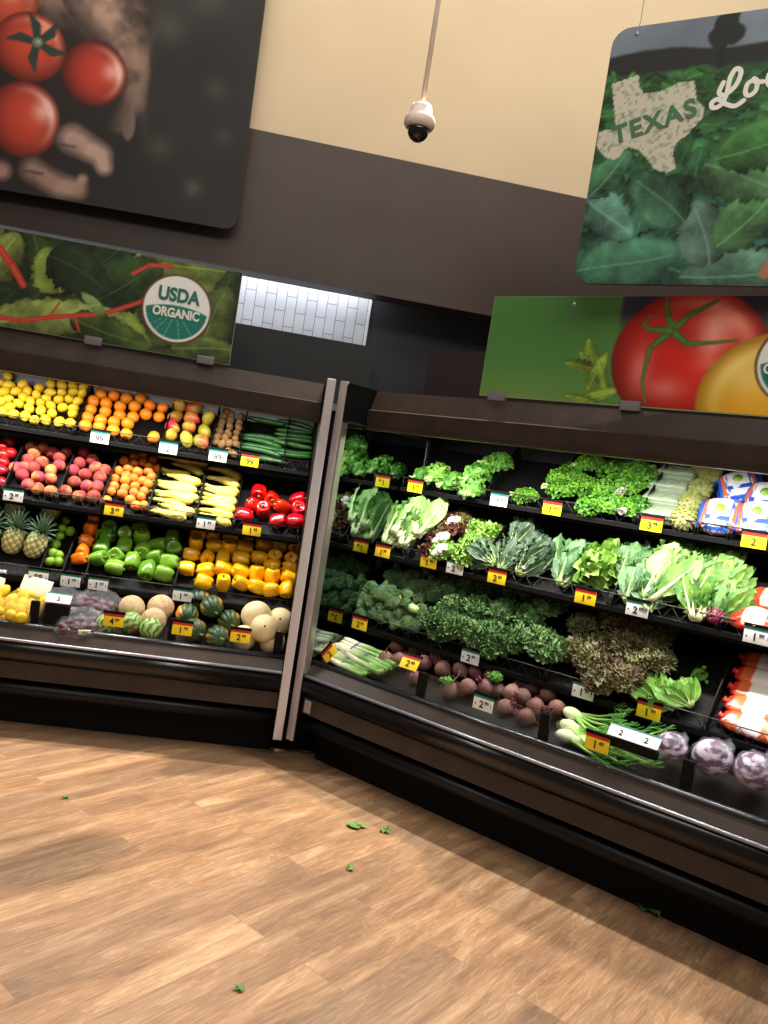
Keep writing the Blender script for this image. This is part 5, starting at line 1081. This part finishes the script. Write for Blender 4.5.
for i, (u, s) in enumerate([(2.17, .40), (2.17, .31), (2.175, .225), (2.18, .14), (2.185, .06)]):
    spawn(P['long_bag'][0], FS @ T(u, s, .03+.004*(i % 2)) @ RZ(-.06), 'long red and white carrot bag on third shelf, '+['topmost', 'second from top', 'middle one', 'fourth from top', 'bottom one at the wire'][i], 'bag of carrots', 'long carrot bags', 1)
# bottom deck
FS = slope_M(2, 4)
for (u, s, rz, h), lb in zip([(.10, .10, -.1, .03), (.20, .05, -.2, .03), (.17, .16, -.2, .045), (.28, .11, -.3, .04)], ['leftmost', 'front one with brown roots', 'one lying behind', 'rightmost, next to the beets']):
    spawn(P['leek'][R2.randrange(2)], FS @ T(u, s, h) @ RZ(rz+.1), 'bundle of white and green leeks, '+lb, 'leeks', 'leek bundles', 1)
bt = PT['beet']
stock('beet', 2, 4, bt, .055, 'dusty purple beet on the bottom deck', 'beet', 'beets on the bottom deck', 'rand', sc=1.18, tol=.055)
stock('beet', 2, 4, [(.36, .10), (.58, .13), (.80, .12), (1.1, .14), (1.22, .12), (1.0, .24)], .03, 'shaded lower beet under the beet heap', 'beet', 'lower beets', 'rand', sc=1.12, tol=.055)
for (u, s, rz, h), lb in zip([(1.42, .19, -.2, .075), (1.44, .12, -.15, .06), (1.45, .07, .0, .045), (1.53, .07, .1, .045), (1.62, .10, .2, .05)], ['topmost with long stalks', 'second from the top', 'lowest at the front glass', 'behind the yellow tag', 'partly under the white card']):
    spawn(P['fennel'][R2.randrange(2)], FS @ T(u, s, h) @ RZ(rz), 'white fennel bulb with green stalks, '+lb, 'fennel', 'fennel bulbs', 1.1)
for (u, s, h), lb in zip([(1.885, .15, .10), (2.05, .15, .115), (2.21, .15, .115), (2.36, .12, .08)], ['smallest and leftmost, beside the white card', 'middle one in front of the long bags', 'one at the right picture edge', 'one beyond the picture edge']):
    if u < 2.3: spawn(P['cabbage'][0 if u > 2.1 else 1], FS @ T(u, s, h), 'red cabbage in clear film, '+lb, 'cabbage', 'film-wrapped red cabbages', 1.02 if u > 1.9 else .85)
# ---- price tags
def price_tag(case, row, u, kind, txt, label, lean=0, roll=0, z=None, d=None, w_=.105, h_=.068):
    if row < 4: dd = ROW[row][0]-.012; zz = ROW[row][1]-.045
    else: dd, zz = .066, .64
    dd = d if d is not None else dd; zz = z if z is not None else zz
    M = CM[case] @ T(u, dd, zz) @ RX(lean) @ RY(roll); o = empty('price_tag', M); tag(o, label, 'price tag', 'white price tags' if kind == 'w' else 'yellow price tags')
    link('card', MB().bbox(-w_/2, w_/2, 0, .003, -h_/2, h_/2, .001).mesh('card', M_white if kind == 'w' else M_yellow), o)
    link('header_strip', MB().box(-w_/2, w_/2, -.0006, 0, h_/2-(.012 if kind == 'w' else .014), h_/2).mesh('header_strip', M_teal if kind == 'w' else M_red, False), o)
    link('holder', MB().box(-w_/2-.004, w_/2+.004, -.002, .007, h_/2, h_/2+.014).mesh('holder', M_black, False), o)
    big, small = (txt.split(' ')+[''])[:2]
    if big: link('price', text_mesh(big, .046, M_ink), o, T(-.008 if small else 0, -.0014, -.008) @ UP)
    if small: link('cents', text_mesh(small, .022, M_ink), o, T(.019, -.0014, .002) @ UP)
    if kind == 'w': link('mark', MB().box(-w_/2+.009, -w_/2+.015, -.0008, 0, -.012, -.004).box(w_/2-.011, w_/2-.009, -.0008, 0, -.014, .004).mesh('mark', M_ink, False), o)
    return o
for a in [(1, 1, -1.062, 'w', '99', 'white tag reading 99 below the oranges'), (1, 1, -.671, 'w', '2', 'white tag reading 2 below the mangoes'), (1, 1, -.382, 'w', '89', 'white tag reading 89 below the kiwis'), (1, 1, -.194, 'y', '99', 'yellow tag with red strip reading 99 below the cucumbers'),
          (1, 2, -1.443, 'w', '2 99', 'white tag reading 2 99 below the peaches'), (1, 2, -.896, 'y', '3 99', 'yellow tag reading 3 99 below the apricots'), (1, 2, -.381, 'w', '1 99', 'white tag reading 1 99 below the yellow squash'), (1, 2, -.118, 'y', '1 99', 'yellow tag reading 1 99 below the red peppers'),
          (1, 3, -1.220, 'w', '88', 'white tag reading 88 between pineapples and limes'), (1, 3, -1.049, 'w', '1 99', 'white tag reading 1 99 below the orange peppers'), (1, 3, -.902, 'w', '1 49', 'white tag reading 1 49 below the green peppers'), (1, 3, -.442, 'w', '1 99', 'white tag reading 1 99 below the yellow peppers'),
          (1, 4, -.754, 'y', '4 99', 'yellow tag reading 4 99 in front of the small watermelons'), (1, 4, -.396, 'y', '1 79', 'yellow tag reading 1 79 in front of the acorn squash'), (1, 4, -.087, 'y', '2 99', 'yellow tag reading 2 99 in front of the pale melons'),
          (2, 1, .124, 'y', '1 99', 'yellow tag reading 1 99 nearest the mirror, top shelf'), (2, 1, .684, 'w', '1 99', 'white tag reading 1 99 at the empty top-shelf slot'), (2, 1, .998, 'y', '1 99', 'yellow tag reading 1 99 below the parsley heap'), (2, 1, 1.517, 'y', '3 99', 'yellow tag reading 3 99 below the clamshells'), (2, 1, 1.976, 'y', '2', 'yellow tag reading 2 below the baby carrots'),
          (2, 2, .085, 'y', '1 99', 'yellow tag reading 1 99 below the romaine'), (2, 2, .406, 'y', '1 99', 'yellow tag reading 1 99 below the red leaf lettuce'), (2, 2, .577, 'w', '2 9', 'white tag reading 2 9 below the green leaf lettuce'), (2, 2, .834, 'y', '2 99', 'yellow tag reading 2 99 below the dark kale'), (2, 2, 1.32, 'y', '1 79', 'yellow tag reading 1 79 below the crinkled lettuce'), (2, 2, 1.574, 'w', '2 99', 'white tag reading 2 99 below the collards'), (2, 2, 2.088, 'w', '1 99', 'white tag reading 1 99 below the red bags'),
          (2, 3, .095, 'y', '2 99', 'yellow tag reading 2 99 below the broccoli'), (2, 3, .824, 'w', '2 99', 'white tag reading 2 99 below the curly kale'), (2, 3, 1.434, 'w', '1 99', 'white tag reading 1 99 below the purple kale'), (2, 3, 1.74, 'y', '1 99', 'yellow tag reading 1 99 below the spinach')]:
    price_tag(*a)
price_tag(2, 4, .616, 'y', '2 00', 'yellow tag reading 2 00 lying back over the beets', lean=-.5, z=.715, d=.07)
price_tag(2, 4, 1.058, 'w', '2 99', 'white tag reading 2 99 on the front glass below beets')
price_tag(2, 4, 1.627, 'y', '1 49', 'yellow tag reading 1 49 on the glass below the fennel', d=.048)
price_tag(2, 4, .10, 'y', '2', 'crooked yellow tag by the mirrored end, beside leek roots', roll=-1.0, lean=-.2, z=.63, d=.062, w_=.09, h_=.06)
def flat_card(case, u, z, txts, label, w_, sh=.13):
    o = empty('price_card_holder', CM[case] @ T(u, .062, z)); tag(o, label, 'price card', 'flat white price cards')
    link('stand', MB().bbox(-w_/2, w_/2, 0, .03, -sh, -.02, .004).mesh('stand', M_black), o)
    link('card', MB().bbox(-w_/2, w_/2, -.0015, .0015, -.03, .03, .001).mesh('card', M_white), o, T(0, .015, .012) @ RX(-.75))
    link('header_strip', MB().box(-w_/2, w_/2, -.0022, -.0015, .022, .03).mesh('header_strip', M_teal, False), o, T(0, .015, .012) @ RX(-.75))
    for k, t in enumerate(txts): link('price', text_mesh(t, .036, M_ink), o, T(0, .015, .012) @ RX(-.75) @ T((k-(len(txts)-1)/2)*w_/2, -.003, -.006) @ UP)
flat_card(1, -1.045, .705, ['2'], 'flat white card on black stand beside the lemon bags', .125)
flat_card(2, 1.765, .70, ['2', '2'], 'long flat white card with two prices, left of the cabbages', .215, .055)
for (u, s, h, k), lb in zip([(.80, .10, .10, .4), (.99, .24, .10, .5)], ['green leafy sprig hanging over the glass among the beets', 'curled green leaf between the two beet heaps']):
    spawn(P['cilantro'][1], slope_M(2, 4) @ T(u, s, h), lb, 'leaf sprig', None, k)
# ---- scraps on the floor
m_scrap = mat('fallen_leaf', (70, 120, 46), .6, col2=(96, 140, 60), nscale=30)
for i, (x, y, k) in enumerate([(.566, 3.598, 1), (.709, 3.577, .7), (.514, 3.194, .45), (.109, 2.393, .4), (-.716, 3.607, .4), (1.754, 3.09, 1.3)]):
    mb = MB(); mb.open = True; frond(mb, None, .034*k, .35, 3, 12, i, .15); blade(mb, None, T(.01*k, 0, .004), .05*k, .03*k, .1, .3, i)
    tag(link('leaf_scrap', mb.mesh('leaf_scrap', m_scrap), None, T(x, y, .007) @ RZ(i)), 'scrap of green leaf on the wooden floor, '+['largest, in the middle by the shade edge', 'small one just right of the largest', 'tiny one in the lit middle', 'tiny one near the bottom edge', 'tiny one at the left side', 'one in the shade below the right case'][i], 'leaf scrap', 'leaf scraps on the floor')
tag(link('dried_debris', MB().tube([(.33, 4.50, .012), (.37, 4.47, .012), (.42, 4.50, .012)], .008, 6).tube([(.36, 4.55, .01), (.41, 4.53, .012), (.45, 4.55, .01)], .006, 6).mesh('dried_debris', m_brownstem)), 'brown dried debris on the floor in the dark corner gap', 'debris')
